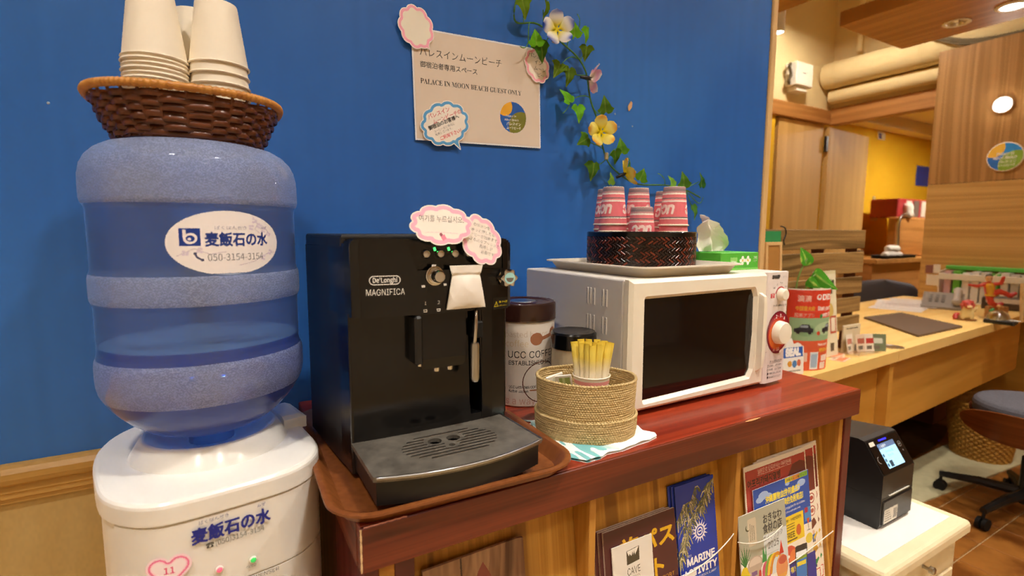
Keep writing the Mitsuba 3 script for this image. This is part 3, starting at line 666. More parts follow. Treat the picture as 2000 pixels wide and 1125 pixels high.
# drip tray with its slotted metal plate
dx = np.linspace(.138, .352, 23)
dp = Polygon([(.1345, MF + .016), (.1345, .540)] + [(x, .538 - .020 * (1 - ((x - .245) / .107) ** 2)) for x in dx] + [(.3555, .540), (.352, MF + .016)])
add('drip_tray', ext(dp.buffer(-.004), TZ + .0125, .9255), 'mat_black', smooth=30, parent=k)
pl = dp.buffer(-.0005)
holes = [Point(.2300, .6000).buffer(.0090), Point(.2550, .5990).buffer(.0090), Point(.2450, .5790).buffer(.0042)]
el = affinity.scale(Point(.246, .585).buffer(1, 40), .062, .040)
slots = []
for i, y in enumerate(np.linspace(.553, .617, 9)):
    L = LineString([(.17, y), (.33, y)]).intersection(el)
    if L.is_empty: continue
    g = L.buffer(.0013, cap_style=1).difference(union_all([h.buffer(.006) for h in holes]))
    slots += [q for q in getattr(g, 'geoms', [g]) if q.area > 2e-5]
PC = pl.difference(union_all(holes))
M('mat_hole_shade', '#020202', .9, 0.0)
M('mat_drip_plate', lambda p, n, uv: mix(lin('#59554f'), lin('#8d877d'), fbm(p.x * 60, p.y * 60, 0, 4)), lambda p, n, uv: 0.22 + 0.25 * fbm(p.x * 90, p.y * 90, 0, 3), 0.5, 0.55)
add('drip_plate', ext(PC, .9255, .9315), 'mat_drip_plate', smooth=30, parent=k)
for g in slots:
    add('rib', ext(g, .9313, .9326), 'mat_steel', parent=k)
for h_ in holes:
    add('hole_shade', ext(h_.buffer(.0004), .9262, .9266), 'mat_hole_shade', parent=k)  # black disc paints the shade inside the shallow opening
add('plate_edge', cat_(tube([(x, y, .9298) for x, y in np.array(pl.exterior.coords)[1:-2]], .0024, 8)), 'mat_steel', smooth=True, parent=k)
for x, y in ((.165, .80), (.335, .80), (.165, .57), (.335, .57)):
    add('foot', lathe([(0, 0), (.009, 0), (.009, .014), (0, .014)], 20, (x, y, TZ - .0012)), 'mat_black_matte', smooth=40, parent=k)

# paper notes and the white pouch on the machine
def note(poly, mtx, edge, fill, write, label, name='speech_bubble_note', cat='note', border=.0030):
    k = thing(name, label, cat)
    add('card', Manifold.extrude(cs(poly), .0008), 'mat_print', color='#efe8e0', parent=k, mtx=mtx)
    p = Print(.00012).poly(poly.buffer(-.0012), '#f0e6e2').poly(poly.buffer(-border * .55).difference(poly.buffer(-border * 2.2)), edge).poly(poly.buffer(-border * 2.2), fill)
    write(p); p.add('lettering', k, mtx, z=.0008); return k
def w1(p):
    p.text(0, .004, '여기를 누르십시오.', .0092, '#45423f', anchor='c', width=.062, rot=0)
    p.line([(-.024, -.0105), (.002, -.0095), (.022, -.0105)], .0005, '#f0c3cf')
    p.poly(affinity.rotate(sbox(-.0015, -.0195, .0045, -.0130), 30), '#e98ba4').oval(-.002, -.0125, .0022, .0022, '#9e5a66')
n1 = cloud(.0440, .0262, 10, .09, 5)
note(n1, frame((.2485, .6135, 1.2085), (1, .05, -.035), (.0, .14, 1)), '#f3b6cd', '#f4ebe2', w1, 'pink-edged cloud note with one line of Korean, upright on the coffee machine')
def w2(p):
    for i, s_ in enumerate(['このボタンを', 'ぎゅっと押したら', 'コーヒーが出来ます。', 'ぷるぷるプッシュと', '長押しが', '必要です']):
        p.text(-.0005 + .0018 * i, .0165 - .0074 * i, s_, .0053, '#46413d', anchor='c', rot=-16)
n2 = affinity.rotate(cloud(.0375, .0285, 9, .10, 11), -52)
note(n2, frame((.3060, .6190, 1.1895), (1, .03, 0), (0, .10, 1)), '#f3b6cd', '#f2e8df', w2, 'pink-edged cloud note with lines of handwriting, tilted beside the Korean note')
M('mat_pouch', '#e8e2d8', 0.7, 0.3)
gx, gz = np.meshgrid(np.linspace(-1, 1, 25), np.linspace(0, 1, 29), indexing='ij')
wd = np.where(gz > .80, .0205 + .003 * (gz - .8) / .2, .0285 - .0085 * gz / .8)
px, pz_ = gx * wd, gz * .0575
bulge = .007 * (1 - gx ** 2) * np.sin(np.clip(gz / .8, 0, 1) * math.pi) ** .6 + .0022 * meshkit.fbm(np.stack([gx * 2.5, gz * 4, gx * 0], -1), 3, 5) + np.where(gz > .8, .002, 0)
fr_ = np.stack([px, pz_, bulge + .0008], -1).reshape(-1, 3); bk = np.stack([px, pz_, bulge * 0], -1).reshape(-1, 3)
i, j = np.meshgrid(np.arange(24), np.arange(28), indexing='ij'); q = (i * 29 + j).ravel(); ff = np.c_[q, q + 29, q + 30, q + 1]
add('paper_pouch', tm((np.vstack([fr_, bk]), np.vstack([ff, ff[:, ::-1] + len(fr_)]))), 'mat_pouch', smooth=True, mtx=frame((.2838, .6185, 1.0985), (1, .015, 0)),
    label='small white cloth pouch stuck over the panel of the coffee machine', cat='pouch')

# ---------------------------------------------------------------- coffee canister and small jar
M('mat_canister_lid', '#2a0f08', 0.10, 0.5, clearcoat=.6)
k = thing('coffee_canister', 'tall printed coffee canister with a dark brown lid behind the machine', 'canister')
KC, KR = np.array([.497, .825]), .0600
add('body', lathe([(0, CT + .0004), (KR - .002, CT + .0004), (KR, CT + .0025), (KR, 1.044), (0, 1.044)], 72, (KC[0], KC[1], 0)), 'mat_print', color='#ddd3c6', smooth=40, parent=k)
add('lid', lathe([(KR + .0002, 1.040), (KR + .002, 1.0405), (KR + .002, 1.067), (KR - .001, 1.0715), (KR - .006, 1.0715), (KR - .010, 1.0690), (.032, 1.0690), (.029, 1.0705), (.026, 1.0705), (.024, 1.0692), (0, 1.0692)], 72, (KC[0], KC[1], 0)), 'mat_canister_lid', smooth=35, parent=k)
add('lid_disc', lathe([(.0255, 1.0700), (.0245, 1.0712), (0, 1.0712)], 40, (KC[0], KC[1], 0)), 'mat_steel', smooth=40, parent=k)
add('rim', lathe([(KR + .0002, 1.0385), (KR + .0022, 1.0388), (KR + .0022, 1.0405)], 72, (KC[0], KC[1], 0)), 'mat_steel', smooth=True, parent=k)
P = Print(.0001)
P.text(-.055, .128, 'of roasted beans', .0135, '#cbbba7').text(-.050, .1105, 'of coffee', .0150, '#d3c0a0')
P.text(-.0280, .0900, 'UCC COFFEE', .0170, '#2a2623', which='inter', width=.098).text(-.0270, .0770, 'ESTABLISHED 1933', .0105, '#332e2a', which='inter', bold=1, width=.094)
P.text(-.0265, .0335, 'UCC UESHIMA COFFEE', .0066, '#3a342f', which='inter', bold=1, width=.060).text(-.0265, .0262, 'Kobe Japan', .0066, '#3a342f', which='inter', bold=1)
P.text(-.090, .0040, 'coffee is a way of life', .0175, '#c9a392', which='inter', width=.16)
P.oval(.025, .124, .0125, .0115, '#a0694a').poly(affinity.rotate(sbox(.034, .1205, .074, .1275), 12, origin=(.034, .124)), '#a0694a').oval(.066, .1345, .010, .008, '#a0694a')
P.poly(Point(.037, .044).buffer(.0385, 40).difference(Point(.037, .044).buffer(.0368, 40)), '#5d3526').rect(.012, .0285, .060, .0312, '#a0694a')
CA = math.atan2(-KC[1], -KC[0])
def bend_can(v):
    a = CA + .02 + v[:, 0] / KR; rr = KR + .0002 + v[:, 2]; return np.c_[KC[0] + rr * np.cos(a), KC[1] + rr * np.sin(a), CT + .002 + v[:, 1]]
P.add('lettering', k, bend=bend_can, seg=.008)
k = thing('glass_jar', 'small round jar with a black lid behind the straw basket', 'jar')
JC, JR = np.array([.5445, .728]), .0395
scene['mat_glass'] = {'type': 'thindielectric', 'int_ior': 1.5}
M('mat_jar', lambda p, n, uv: mix(lin('#b9a88a'), lin('#6c5a3c'), smoothstep(.45, .6, fbm(p.x * 60, p.y * 60, p.z * 40, 3)) * smoothstep(.995, 1.002, p.z)), 0.2, 0.5)
add('body', lathe([(0, CT + .0004), (JR - .003, CT + .0004), (JR - .0005, CT + .004), (JR - .0005, .996), (JR - .003, 1.0)], 56, (JC[0], JC[1], 0)), 'mat_jar', smooth=40, parent=k)
add('lid', lathe([(JR - .002, .996), (JR + .0015, .9965), (JR + .0015, 1.0215), (JR - .001, 1.025), (JR - .004, 1.025), (JR - .008, 1.0235), (0, 1.0238)], 56, (JC[0], JC[1], 0)), 'mat_black_gloss', smooth=35, parent=k)

# ---------------------------------------------------------------- cloth, straw basket, sugar sticks
def cl_z(x, y): return .0012 + .0022 * meshkit.fbm(np.stack([x * 38, y * 38, x * 0], -1), 3, 9) + .0016 * np.abs(np.sin(x * 90 + y * 40))
M('mat_cloth', lambda p, n, uv: mix(mix(lin('#e9e9e4'), lin('#f1f0ec'), noise(p.x * 500, p.y * 500)), lin('#4aa9ad'), smoothstep(.505, .475, p.x + .35 * (p.y - .55)) * smoothstep(.45, .55, noise(p.x * 150, p.y * 50, 4)) * .85), 0.9, 0.2)
cp = Polygon([(.412, .566), (.430, .5400), (.452, .5405), (.470, .5465), (.500, .5445), (.530, .5495), (.556, .551), (.5765, .556), (.583, .566), (.572, .580), (.580, .600), (.5760, .615), (.560, .640), (.52, .690), (.440, .700), (.425, .64)]).buffer(.003)
v, f = trimesh.creation.triangulate_polygon(cp, engine='earcut'); v3, f3 = trimesh.remesh.subdivide_to_size(np.c_[v, np.zeros(len(v))], f, .005, max_iter=12)
v3[:, 2] = CT + .0003 + cl_z(v3[:, 0], v3[:, 1]); lowv = v3.copy(); lowv[:, 2] = CT + .0001
cm = trimesh.Trimesh(np.vstack([v3, lowv]), np.vstack([f3, f3[:, ::-1] + len(v3)]), process=False)
k = add('dish_cloth', cm, 'mat_cloth', smooth=True, label='folded white cloth with teal stripes under the straw basket', cat='cloth')
cord = spline([(.4400, .700, CT + .004), (.428, .712, CT + .003), (.4185, .7060, CT + .005), (.4240, .694, CT + .003), (.433, .690, CT + .004)], 30)
add('loop', tube(cord, .0016, 7), 'mat_cloth', smooth=True, parent=k)

M('mat_seagrass', lambda p, n, uv: mix(lin('#a08652'), lin('#d6c08e'), fbm(p.x * 160, p.y * 160, p.z * 420, 2)), 0.6, 0.3)
SC = np.array([.497, .630]); SA, SB = .0795, .064; SR = math.radians(-38)
def spt(a, z, k_=1.0, off=0.0):
    x, y = (SA * k_ + off) * np.cos(a), (SB * k_ + off) * np.sin(a)
    return np.c_[SC[0] + x * math.cos(SR) - y * math.sin(SR), SC[1] + x * math.sin(SR) + y * math.cos(SR), np.broadcast_to(z, a.shape)]
def straw(name, z0, n, kf, label, base):
    k = thing(name, label, 'basket', None)
    NW = 118
    a = np.linspace(0, 2 * math.pi, NW * 5, endpoint=False)
    for i in range(n):
        z = z0 + .0021 + i * .0034
        ph = math.pi if i % 2 else 0
        off = .00065 * np.cos(a * NW + ph)
        add('woven_row', tube(spt(a, z + .0004 * np.sin(a * 6 + i * 1.7), kf(i / (n - 1)), off), .0013, 6, True, ry=.0020), 'mat_seagrass', smooth=True, parent=k)
    zt = z0 + .0021 + n * .0034
    b = np.linspace(0, 2 * math.pi, 640, endpoint=False)
    add('rim', tube(spt(b, zt + .0005 * np.sin(b * 5), kf(1.0), .0004 * np.sin(b * 90)), .0021 + .0006 * np.cos(b * 90), 7, True), 'mat_seagrass', smooth=True, parent=k)
    if base:
        q = spt(np.linspace(0, 2 * math.pi, 80, endpoint=False), 0, kf(0), -.0012)
        add('base', ext(Polygon(q[:, :2]), z0 + .0004, z0 + .0042), 'mat_seagrass', parent=k)
    return zt
CZ = CT + .0030
z_l = straw('straw_basket', CZ, 9, lambda t: 1.0 - .03 * (1 - t) ** 3, 'low woven straw tray holding up the deeper straw basket', True)
z_u = straw('straw_basket', CZ + .0050, 24, lambda t: .925 + .05 * t - .09 * max(0, .25 - t), 'deep woven straw basket holding the sugar sticks, set into the low straw tray', True)
# sugar sticks in a little paper cup
k = thing('sugar_cup', 'white and pink paper cup filled with yellow sugar sticks in the straw basket', 'cup')
UC = np.array([.4985, .6180]); UZ = CZ + .0400
add('packing', ext(Polygon(spt(np.linspace(0, 2 * math.pi, 60, endpoint=False), 0, .84)[:, :2]), CZ + .0100, UZ - .0006), 'mat_seagrass', parent='straw_basket_001', label='straw false bottom')
add('cup', lathe([(0, UZ), (.0215, UZ), (.0285, UZ + .052), (.0297, UZ + .0533), (.0288, UZ + .0545), (.0275, UZ + .0533), (.0205, UZ + .003), (0, UZ + .003)], 56, (UC[0], UC[1], 0)), 'mat_paper_cup', smooth=50, parent=k)
cb = Print(.0001)
for z0_, z1_, c in ((.0415, .0478, '#e59a94'), (.0360, .0375, '#8d7f78'), (.0290, .0345, '#e59a94')):
    rr = lambda z: .0215 + (.0285 - .0215) * z / .052 + .00015
    add('stripe', lathe([(rr(z0_), UZ + z0_), (rr(z1_), UZ + z1_)], 56, (UC[0], UC[1], 0)), 'mat_print', color=c, smooth=True, parent=k)
rnd = random.Random(3)
def stick_mesh():
    nz, na = 9, 8
    vs, cs_ = [], []
    for i in range(nz):
        t_ = i / (nz - 1); z = t_ * .092
        rx = .0056; ry = .0026 * (1 if .06 < t_ < .94 else .12)
        for j in range(na):
            a = j * 2 * math.pi / na
            vs.append((rx * math.cos(a), ry * math.sin(a), z))
            y_ = np.array(lin('#ecd660')); w_ = np.array(lin('#efe8d8')); s_ = min(1, max(0, (t_ - .45) / .3)); cs_.append(w_ * (1 - s_) + y_ * s_ if t_ < .97 else np.array(lin('#d8bb3a')))
    f = [(i * na + j, i * na + (j + 1) % na, (i + 1) * na + (j + 1) % na, (i + 1) * na + j) for i in range(nz - 1) for j in range(na)]
    return tm((np.array(vs), f)), np.array(cs_)
sm, sc_ = stick_mesh()
vp = Print(.0002).text(0, 0, 'SUGAR', .0045, '#c65b62', bold=1, rot=90)
spots = [(-.019, .003, -.13, .02), (-.0125, -.010, -.05, -.04), (-.006, -.0150, -.03, -.06), (.001, -.0165, 0, -.07), (.0085, -.0140, .05, -.05), (.0160, -.0065, .13, -.02), (-.012, .012, -.08, .05), (-.004, .015, -.02, .06), (.005, .0150, .04, .06), (.013, .0100, .09, .04), (.018, .002, .15, .0), (-.0055, -.002, -.02, 0), (.0035, -.002, .02, 0), (.0100, -.0005, .06, 0), (-.0125, .0010, -.07, 0)]
for i, (x, y, tx_, ty_) in enumerate(spots):
    m = frame((UC[0], UC[1], 0), (.79, -.62, 0), (.62, .79, 0)) @ trimesh.transformations.translation_matrix([x * .85, y * .85, UZ + .0120 + .003 * rnd.random()]) @ trimesh.transformations.rotation_matrix(tx_, [0, 1, 0]) @ trimesh.transformations.rotation_matrix(-ty_, [1, 0, 0]) @ trimesh.transformations.rotation_matrix(rnd.uniform(-.5, .5), [0, 0, 1])
    kk = add('sugar_stick', sm, 'mat_print', color=sc_, smooth=True, mtx=m, label='yellow and white paper sugar stick standing in the striped cup', cat='sugar stick', group='sugar sticks in the striped cup')
for x, y, c1, c2, rz, nm in ((.462, .6420, '#d9d6c8', '#8fa05a', 20, 'green and white tea bag sachet'), (.4500, .650, '#eceade', '#cfd6c0', 60, 'white sachet behind the green tea bag')):
    m = frame((x, y, UZ + .030), (math.cos(math.radians(rz - 60)), math.sin(math.radians(rz - 60)), 0.15), (-.2, -.2, 1))
    pk = rbx(-.016, .016, -.030, .024, -.002, .002, .0018, 8)
    kk = add('sachet', pk, 'mat_print', color=c1, smooth=40, mtx=m, label=nm + ' in the straw basket', cat='sachet')
    pr_ = Print(.0003).rect(-.004, -.026, .013, .020, c2).rect(.001, -.026, .005, .02, '#b9c48e')
    pr_.add('band', kk, m, z=.002)

# ---------------------------------------------------------------- microwave oven
M('mat_window', '#07070a', 0.05, 0.6)
k = thing('microwave_oven', 'white microwave oven with two dials on the red-brown worktop', 'microwave oven')
UX0, UX1, UF, UB, UZ0, UZ1 = .591, 1.036, .650, .968, .894, 1.1205
add('casing', rbx(UX0, UX1 - .004, UF + .002, UB, UZ0, UZ1, .004), 'mat_grey_paintsteel', smooth=35, parent=k)
YD = .634
# the door: a frame round the window, rounded outside
dpoly = sbox(UX0 + .0005, UZ0 - .003, .9530, UZ1).buffer(-.010).buffer(.010)
tr = Polygon([(.6205, 1.0935), (.9205, 1.0955), (.9295, 1.075), (.9320, 1.00), (.9265, .925), (.915, .9065), (.6225, .9005)]).buffer(-.008).buffer(.008, quad_segs=6)
outer = Manifold.hull_points(np.array([(x, y, z) for d_, y in ((.0, UF), (.0, YD + .006), (.006, YD)) for x in (UX0 + .0005 + d_, .9530) for z in (UZ0 - .003 + d_, UZ1 - d_)]))
to3 = lambda poly, y0, y1: Manifold.extrude(cs(poly), y1 - y0).rotate((90, 0, 0)).translate((0, y1, 0))
inner = Manifold.hull_points(np.vstack([np.c_[np.array(tr.exterior.coords)[:-1][:, 0], np.full(len(tr.exterior.coords) - 1, YD - .002), np.array(tr.exterior.coords)[:-1][:, 1]],
    np.c_[np.array(tr.buffer(-.007).exterior.coords)[:-1][:, 0], np.full(len(tr.buffer(-.007).exterior.coords) - 1, YD + .008), np.array(tr.buffer(-.007).exterior.coords)[:-1][:, 1]]]))
add('door', outer - inner, 'mat_cream_plastic', smooth=25, parent=k)
wpoly = tr.buffer(-.0075).intersection(sbox(.5, .8, .9165, 1.2))
add('window', mv(tm(to3(wpoly, YD + .0072, YD + .010)), 0, 0, 0), 'mat_window', parent=f'{k}__door')
hp = tr.buffer(-.0072).intersection(sbox(.9165, .8, 1.0, 1.2))
add('window_edge', tm(to3(hp, YD + .0070, YD + .0105)), 'mat_black', parent=f'{k}__door')
hb = Manifold.hull_points(np.array([(x, y, z) for x0, x1, y, z in ((.9300, .9400, YD + .004, 1.084), (.9345, .9415, YD - .010, 1.074), (.9345, .9415, YD - .010, .930), (.9300, .9400, YD + .004, .918), (.932, .9425, YD - .012, 1.05), (.932, .9425, YD - .012, .955), (.9300, .9400, YD + .004, 1.05)) for x in (x0, x1)]))
add('handle', hb, 'mat_cream_plastic', smooth=30, parent=f'{k}__door')
cpan = Polygon([(.9545, UF)] + [(.9545, YD + .003), (.957, YD)] + [(x, YD - .0015 + .0016 * ((x - .957) / .05) ** 3) for x in np.linspace(.965, 1.030, 12)] + [(1.0375, YD + .012), (1.0385, UF)])
cpb = Manifold.extrude(cs(cpan), UZ1 - UZ0 + .003, 0).translate((0, 0, UZ0 - .003))
M('mat_panel_plastic', '#e3dad6', 0.3, 0.5)
add('control_panel', cpb, 'mat_panel_plastic', smooth=30, parent=k)
for i, (y, dz) in enumerate([(y, dz) for dz in (0, -.0495) for y in (.7475, .7395, .7285, .7040, .6945)]):
    sl = tm(Manifold.batch_hull([Manifold.sphere(.0022, 10).scale((.7, 1, 1)).translate((UX0, y, 1.0975 + dz)), Manifold.sphere(.0022, 10).scale((.7, 1, 1)).translate((UX0, y, 1.0695 + dz))]))
    add('vent_slot', sl, 'mat_grey_paintsteel', smooth=True, parent=k)
    add('slot_opening', bx(UX0 - .0004, UX0 + .001, y + .0022, y + .0034, 1.0690 + dz, 1.0980 + dz), 'mat_matte', color='#6e6863', parent=k)
for x, y in ((.63, .70), (1.0, .70), (.63, .93), (1.0, .93)):
    add('foot', lathe([(0, CT + .0002), (.010, CT + .0002), (.011, UZ0 + .002), (0, UZ0 + .002)], 20, (x, y, 0)), 'mat_black_matte', smooth=40, parent=k)
yp = YD - .0018
PMW = frame((0, yp, 0), (1, 0, 0))
p = Print(.0002)
p.text(.9810, 1.1078, 'SHARP', .0092, '#3a3836', which='inter', bold=4, width=.026, anchor='c').text(1.010, 1.1085, 'RE-T1', .0045, '#8d8683', anchor='c')
p.poly(Point(.9985, 1.0745).buffer(.0165, 24).difference(Point(.9985, 1.0745).buffer(.0145, 24)).intersection(sbox(.97, 1.0765, 1.03, 1.1)), '#b4232f')
for x, z, s_ in ((.9765, 1.0875, '解凍'), (.986, 1.0935, '弱'), (.999, 1.0965, '700W'), (1.0150, 1.0885, '500W'), (1.020, 1.074, '200W')): p.text(x, z, s_, .0040, '#5a4b4b', anchor='c')
p.rect(.9665, 1.0685, .9790, 1.0775, '#c12c3a').text(.9727, 1.0735, '手動', .0036, '#f2e6e2', bold=1, anchor='c').text(.9727, 1.0695, '出力', .0036, '#f2e6e2', bold=1, anchor='c')
p.text(.9985, 1.0500, 'タイマー 解凍あたため', .0048, '#4e4644', anchor='c', bold=1, width=.044)
p.text(.9965, .9335, 'オート 定格出力 700W', .0052, '#4e4644', anchor='c', bold=1, width=.040).rect(.975, .9318, 1.018, .9322, '#6a605c')
for i, s_ in enumerate(['ごはん   1分 30秒', '牛 乳    1分 50秒', '冷凍ごはん 3分 20秒', 'お弁当(コンビニ) 1分']):
    z = .9245 - i * .0080; p.rect(.9690, z - .0004, .9735, z + .0045, '#3b3432'); 
    if i < 2: p.rect(.9698, z + .0004, .9727, z + .0037, '#e3dad6')
    p.text(.9755, z, s_, .0050, '#3f3836', bold=1, width=.040)
for i in range(3): p.line([(.9585, .985 - .014 * i), (.9665, .986 - .014 * i)], .0007, '#b9aea8')
p.add('lettering', k, PMW)
# the big timer dial: a red ring shading to orange, numbers, white sweep
DC = (.9985, .9955)
d_ = Print(.0002)
d_.oval(*DC, .0375, .0445, '#6e1026')
for i in range(7): d_.poly(affinity.scale(Point(DC[0] - .0012 * i, DC[1] - .0012 * i).buffer(.0355 - .0022 * i, 24), 1, 1.15), ['#7c1226', '#8d1826', '#a02325', '#b43323', '#c44722', '#d05c26', '#d96f30'][i])
for i, s_ in enumerate(['2', '3', '4']):
    a = math.radians(108 - 27 * i); d_.text(DC[0] + .0295 * math.cos(a), DC[1] + .0345 * math.sin(a) - .0030, s_, .0092, '#f1e6e2', bold=2, anchor='c')
for a in (122, 95, 68): d_.oval(DC[0] + .0295 * math.cos(math.radians(a)), DC[1] + .0345 * math.sin(math.radians(a)), .0009, .0009, '#f1e6e2')
d_.text(DC[0] + .001, DC[1] - .0385, '10', .0085, '#f1d9cf', bold=2, anchor='c').text(DC[0] - .012, DC[1] - .0385, '15', .0060, '#f1d9cf', bold=1, anchor='c')
a = np.radians(np.linspace(-75, -8, 20)); d_.line(np.c_[DC[0] + .0375 * np.cos(a), DC[1] + .043 * np.sin(a)], .0052, '#f3ece6')
d_.add('dial_ring', k, PMW, z=.0002, label='red and orange dial ring with white numbers')
dd = add('dial', lathe([(.0245, 0), (.0240, .003), (.0228, .0125), (.0210, .0148), (.0120, .0155), (0, .0155)], 44), 'mat_cream_plastic', smooth=35, parent=k, mtx=frame((DC[0], yp - .0014, DC[1]), (1, 0, 0)))
add('power_dial', lathe([(.0130, 0), (.0127, .003), (.0118, .0105), (.0102, .0120), (0, .0122)], 36), 'mat_cream_plastic', smooth=35, parent=k, mtx=frame((.9985, yp - .0004, 1.0745), (1, 0, 0)))

# ---------------------------------------------------------------- on the microwave
M('mat_beige_tray', '#cfc6b4', 0.35, 0.5)
add('melamine_tray', tray_mesh(.268, .300, .0195, .030, .010, slope=.022), 'mat_beige_tray', smooth=40, mtx=rotz(0, (.765, .800, UZ1 + .0006)),
    label='beige plastic tray on top of the microwave under the dark woven box', cat='tray')
k = thing('woven_box', 'round dark brown woven box on the beige tray holding the pink cups', 'basket')
WC, WR, WZ0, WZ1 = np.array([.766, .798]), .1095, UZ1 + .0022, 1.2015
M('mat_dark_weave', '#24140f', 0.22, 0.5)
add('body', lathe([(0, WZ0), (WR - .005, WZ0), (WR - .0022, WZ0 + .003), (WR - .0022, WZ1 - .006)], 90, (WC[0], WC[1], 0)), 'mat_dark_weave', smooth=40, parent=k)
M('mat_strand', VC, 0.22, 0.5)
rnd = random.Random(8)
NC, NR = 74, 9
ms, cl = [], []
for j in range(NR):
    for i in range(NC):
        z = WZ0 + .006 + (WZ1 - WZ0 - .016) * (j + .5) / NR; a = (i + .5 * (j % 2)) * 2 * math.pi / NC
        b = bx(-.0056, .0056, -.0017, .0017, -.0006, .0009, .0006)
        tl = .62 if j % 2 else -.62
        b.apply_transform(trimesh.transformations.rotation_matrix(tl, [0, 0, 1])); b.apply_transform(frame((WC[0] + WR * math.cos(a), WC[1] + WR * math.sin(a), z), (-math.sin(a), math.cos(a), 0), (0, 0, 1)))
        ms.append(b); c = rnd.choice(['#1d110d', '#2a1711', '#35190f', '#5a2314', '#21130f', '#6d2d1a']); cl.append(np.tile(lin(c), (len(b.vertices), 1)))
add('weave', trimesh.util.concatenate(ms), 'mat_strand', color=np.vstack(cl), parent=k, kind='stuff')
add('rim', lathe([(WR - .003, WZ1 - .011), (WR + .0008, WZ1 - .010), (WR + .0012, WZ1 - .002), (WR - .0005, WZ1), (WR - .004, WZ1), (WR - .005, WZ1 - .004)], 90, (WC[0], WC[1], 0)), 'mat_black_gloss', smooth=35, parent=k)
PF = 1.172
add('inner_floor', lathe([(0, PF), (WR - .0045, PF), (WR - .0045, PF - .004), (0, PF - .004)], 60, (WC[0], WC[1], 0)), 'mat_dark_weave', smooth=40, parent=k)
add('inner_wall', lathe([(WR - .0048, PF), (WR - .0048, WZ1 - .003)], 90, (WC[0], WC[1], 0)), 'mat_dark_weave', smooth=True, parent=k)
# pink cups, upside down in stacks
PRr, PRb, PH = .0282, .0205, .0765
pcup = lathe(cup_prof(PRr, PRb, PH)[::-1], 56)
rz = lambda z: PRr + (PRb - PRr) * z / PH
stripe_bands = [(.0000 + .0036, .0130, '#d8757a'), (.0130, .0150, '#f0ded6'), (.0150, .0175, '#7b6f70'), (.0175, .0465, '#dd6f78'), (.0465, .0497, '#f3e3da'), (.0497, .0525, '#e58b8d'), (.0525, .0545, '#7d6b70'), (.0545, .0610, '#df777e'), (.0610, .0640, '#f3e6dc'), (.0640, .0672, '#c28e90'), (.0672, .0720, '#8a7579'), (.0720, .0757, '#a98a8c')]
def bend_cup(v):
    a = -math.pi / 2 + v[:, 0] / PRr; z = v[:, 1]; rr = rz(z) + .0004 + v[:, 2]; return np.c_[rr * np.cos(a), rr * np.sin(a), z]
lt = Print(.0001).text(-.008, .0400, 'UCC', .0215, '#f1d9d2', which='inter', bold=4, rot=180, slant=12).text(-.012, .0470 - .006, 'COFFEE', .0070, '#f1c9c4', which='inter', bold=2, rot=180).text(.066, .0400, 'UCC', .0215, '#f1d9d2', which='inter', bold=4, rot=180, slant=12)
ltm, ltc = lt.mesh(bend=bend_cup, seg=.006)
ck, sk, lk = None, [], None
vw = np.array([.692, .722]); pp = np.array([.722, -.692])
# (across, away) from the middle of the box, cups in the stack, spacing, turn, where
PST = [(-.072, .036, 5, .0108, 40, 'rear left pink cup stack'), (-.056, -.034, 4, .0140, 12, 'front left pink cup stack'), (-.0065, .040, 5, .0112, -2, 'rear centre pink cup stack'),
       (.0010, -.066, 1, .01, 66, ''), (.050, .034, 4, .0122, 60, 'rear right pink cup stack'), (.0625, -.028, 4, .0135, 20, 'front right pink cup stack')]
for ax, aw, n, dz, turn, where in PST:
    q = WC + pp * ax + vw * aw
    for i in range(n):
        m = rotz(turn + math.degrees(math.atan2(q[1], q[0])) - 90 + 0, (q[0], q[1], PF + .0003 + i * dz))
        lb = 'single short pink striped paper cup at the front of the dark woven box' if n == 1 else f'pink striped paper cup, {ORD[n - 1 - i]} from the top of the {where}'.replace('topmost from the top', 'topmost')
        if ck is None:
            kk = thing('pink_cup', lb, 'paper cup', 'pink cups in the woven box')
            ck = add('wall', pcup, 'mat_paper_cup', smooth=40, parent=kk); scene[ck]['to_world'] = T(m); base_keys = [ck]
            for z0_, z1_, c in stripe_bands:
                s_ = add('stripe', lathe([(rz(z0_) + .00025, z0_), (rz(z1_) + .00025, z1_)], 56), 'mat_print', color=c, smooth=True, parent=kk); scene[s_]['to_world'] = T(m); base_keys.append(s_)
            s_ = add('lettering', ltm, 'mat_print', color=ltc, parent=kk); scene[s_]['to_world'] = T(m); base_keys.append(s_)
        else:
            kk = thing('pink_cup', lb, 'paper cup', 'pink cups in the woven box')
            for b_ in base_keys:
                again(b_, b_.split('__')[1].rstrip('0123456789').rstrip('_'), m, parent=kk)
# tissue box
k = thing('tissue_box', 'bright green tissue box with white flowers at the right end of the microwave top', 'tissue box')
TX0, TX1, TY0, TY1, TZ0, TZ1 = .906, 1.030, .708, .800, UZ1 + .0003, 1.1580
add('carton', bx(TX0, TX1, TY0, TY1, TZ0, TZ1, .0012), 'mat_print', color='#54b13a', parent=k)
p = Print(.00015)
for cx in (.070, .088):
    for a in range(4):
        p.oval(cx + .0058 * math.cos(a * math.pi / 2 + .0), .020 + .0058 * math.sin(a * math.pi / 2), .0040, .0040, '#eef2e0')
    p.oval(cx, .020, .0022, .0022, '#e0b83a')
p.text(.107, .0225, '200', .0080, '#dff0cf', bold=1, width=.012).text(.108, .0165, 'SOFT', .0044, '#dff0cf', width=.010).rect(.030, .012, .052, .027, '#8fd06c').text(.041, .016, 'tissue', .0065, '#f4f8ec', anchor='c', bold=1)
p.rect(0, 0, .124, .004, '#7cc75c')
p.add('print', k, frame((TX0, TY0 - .0002, TZ0), (1, 0, 0)))
add('opening', mv(ext(affinity.scale(Point(.955, .755).buffer(1), .036, .014), TZ1 - .0002, TZ1 + .0004), 0, 0, 0), 'mat_print', color='#3d8f2b', parent=k)
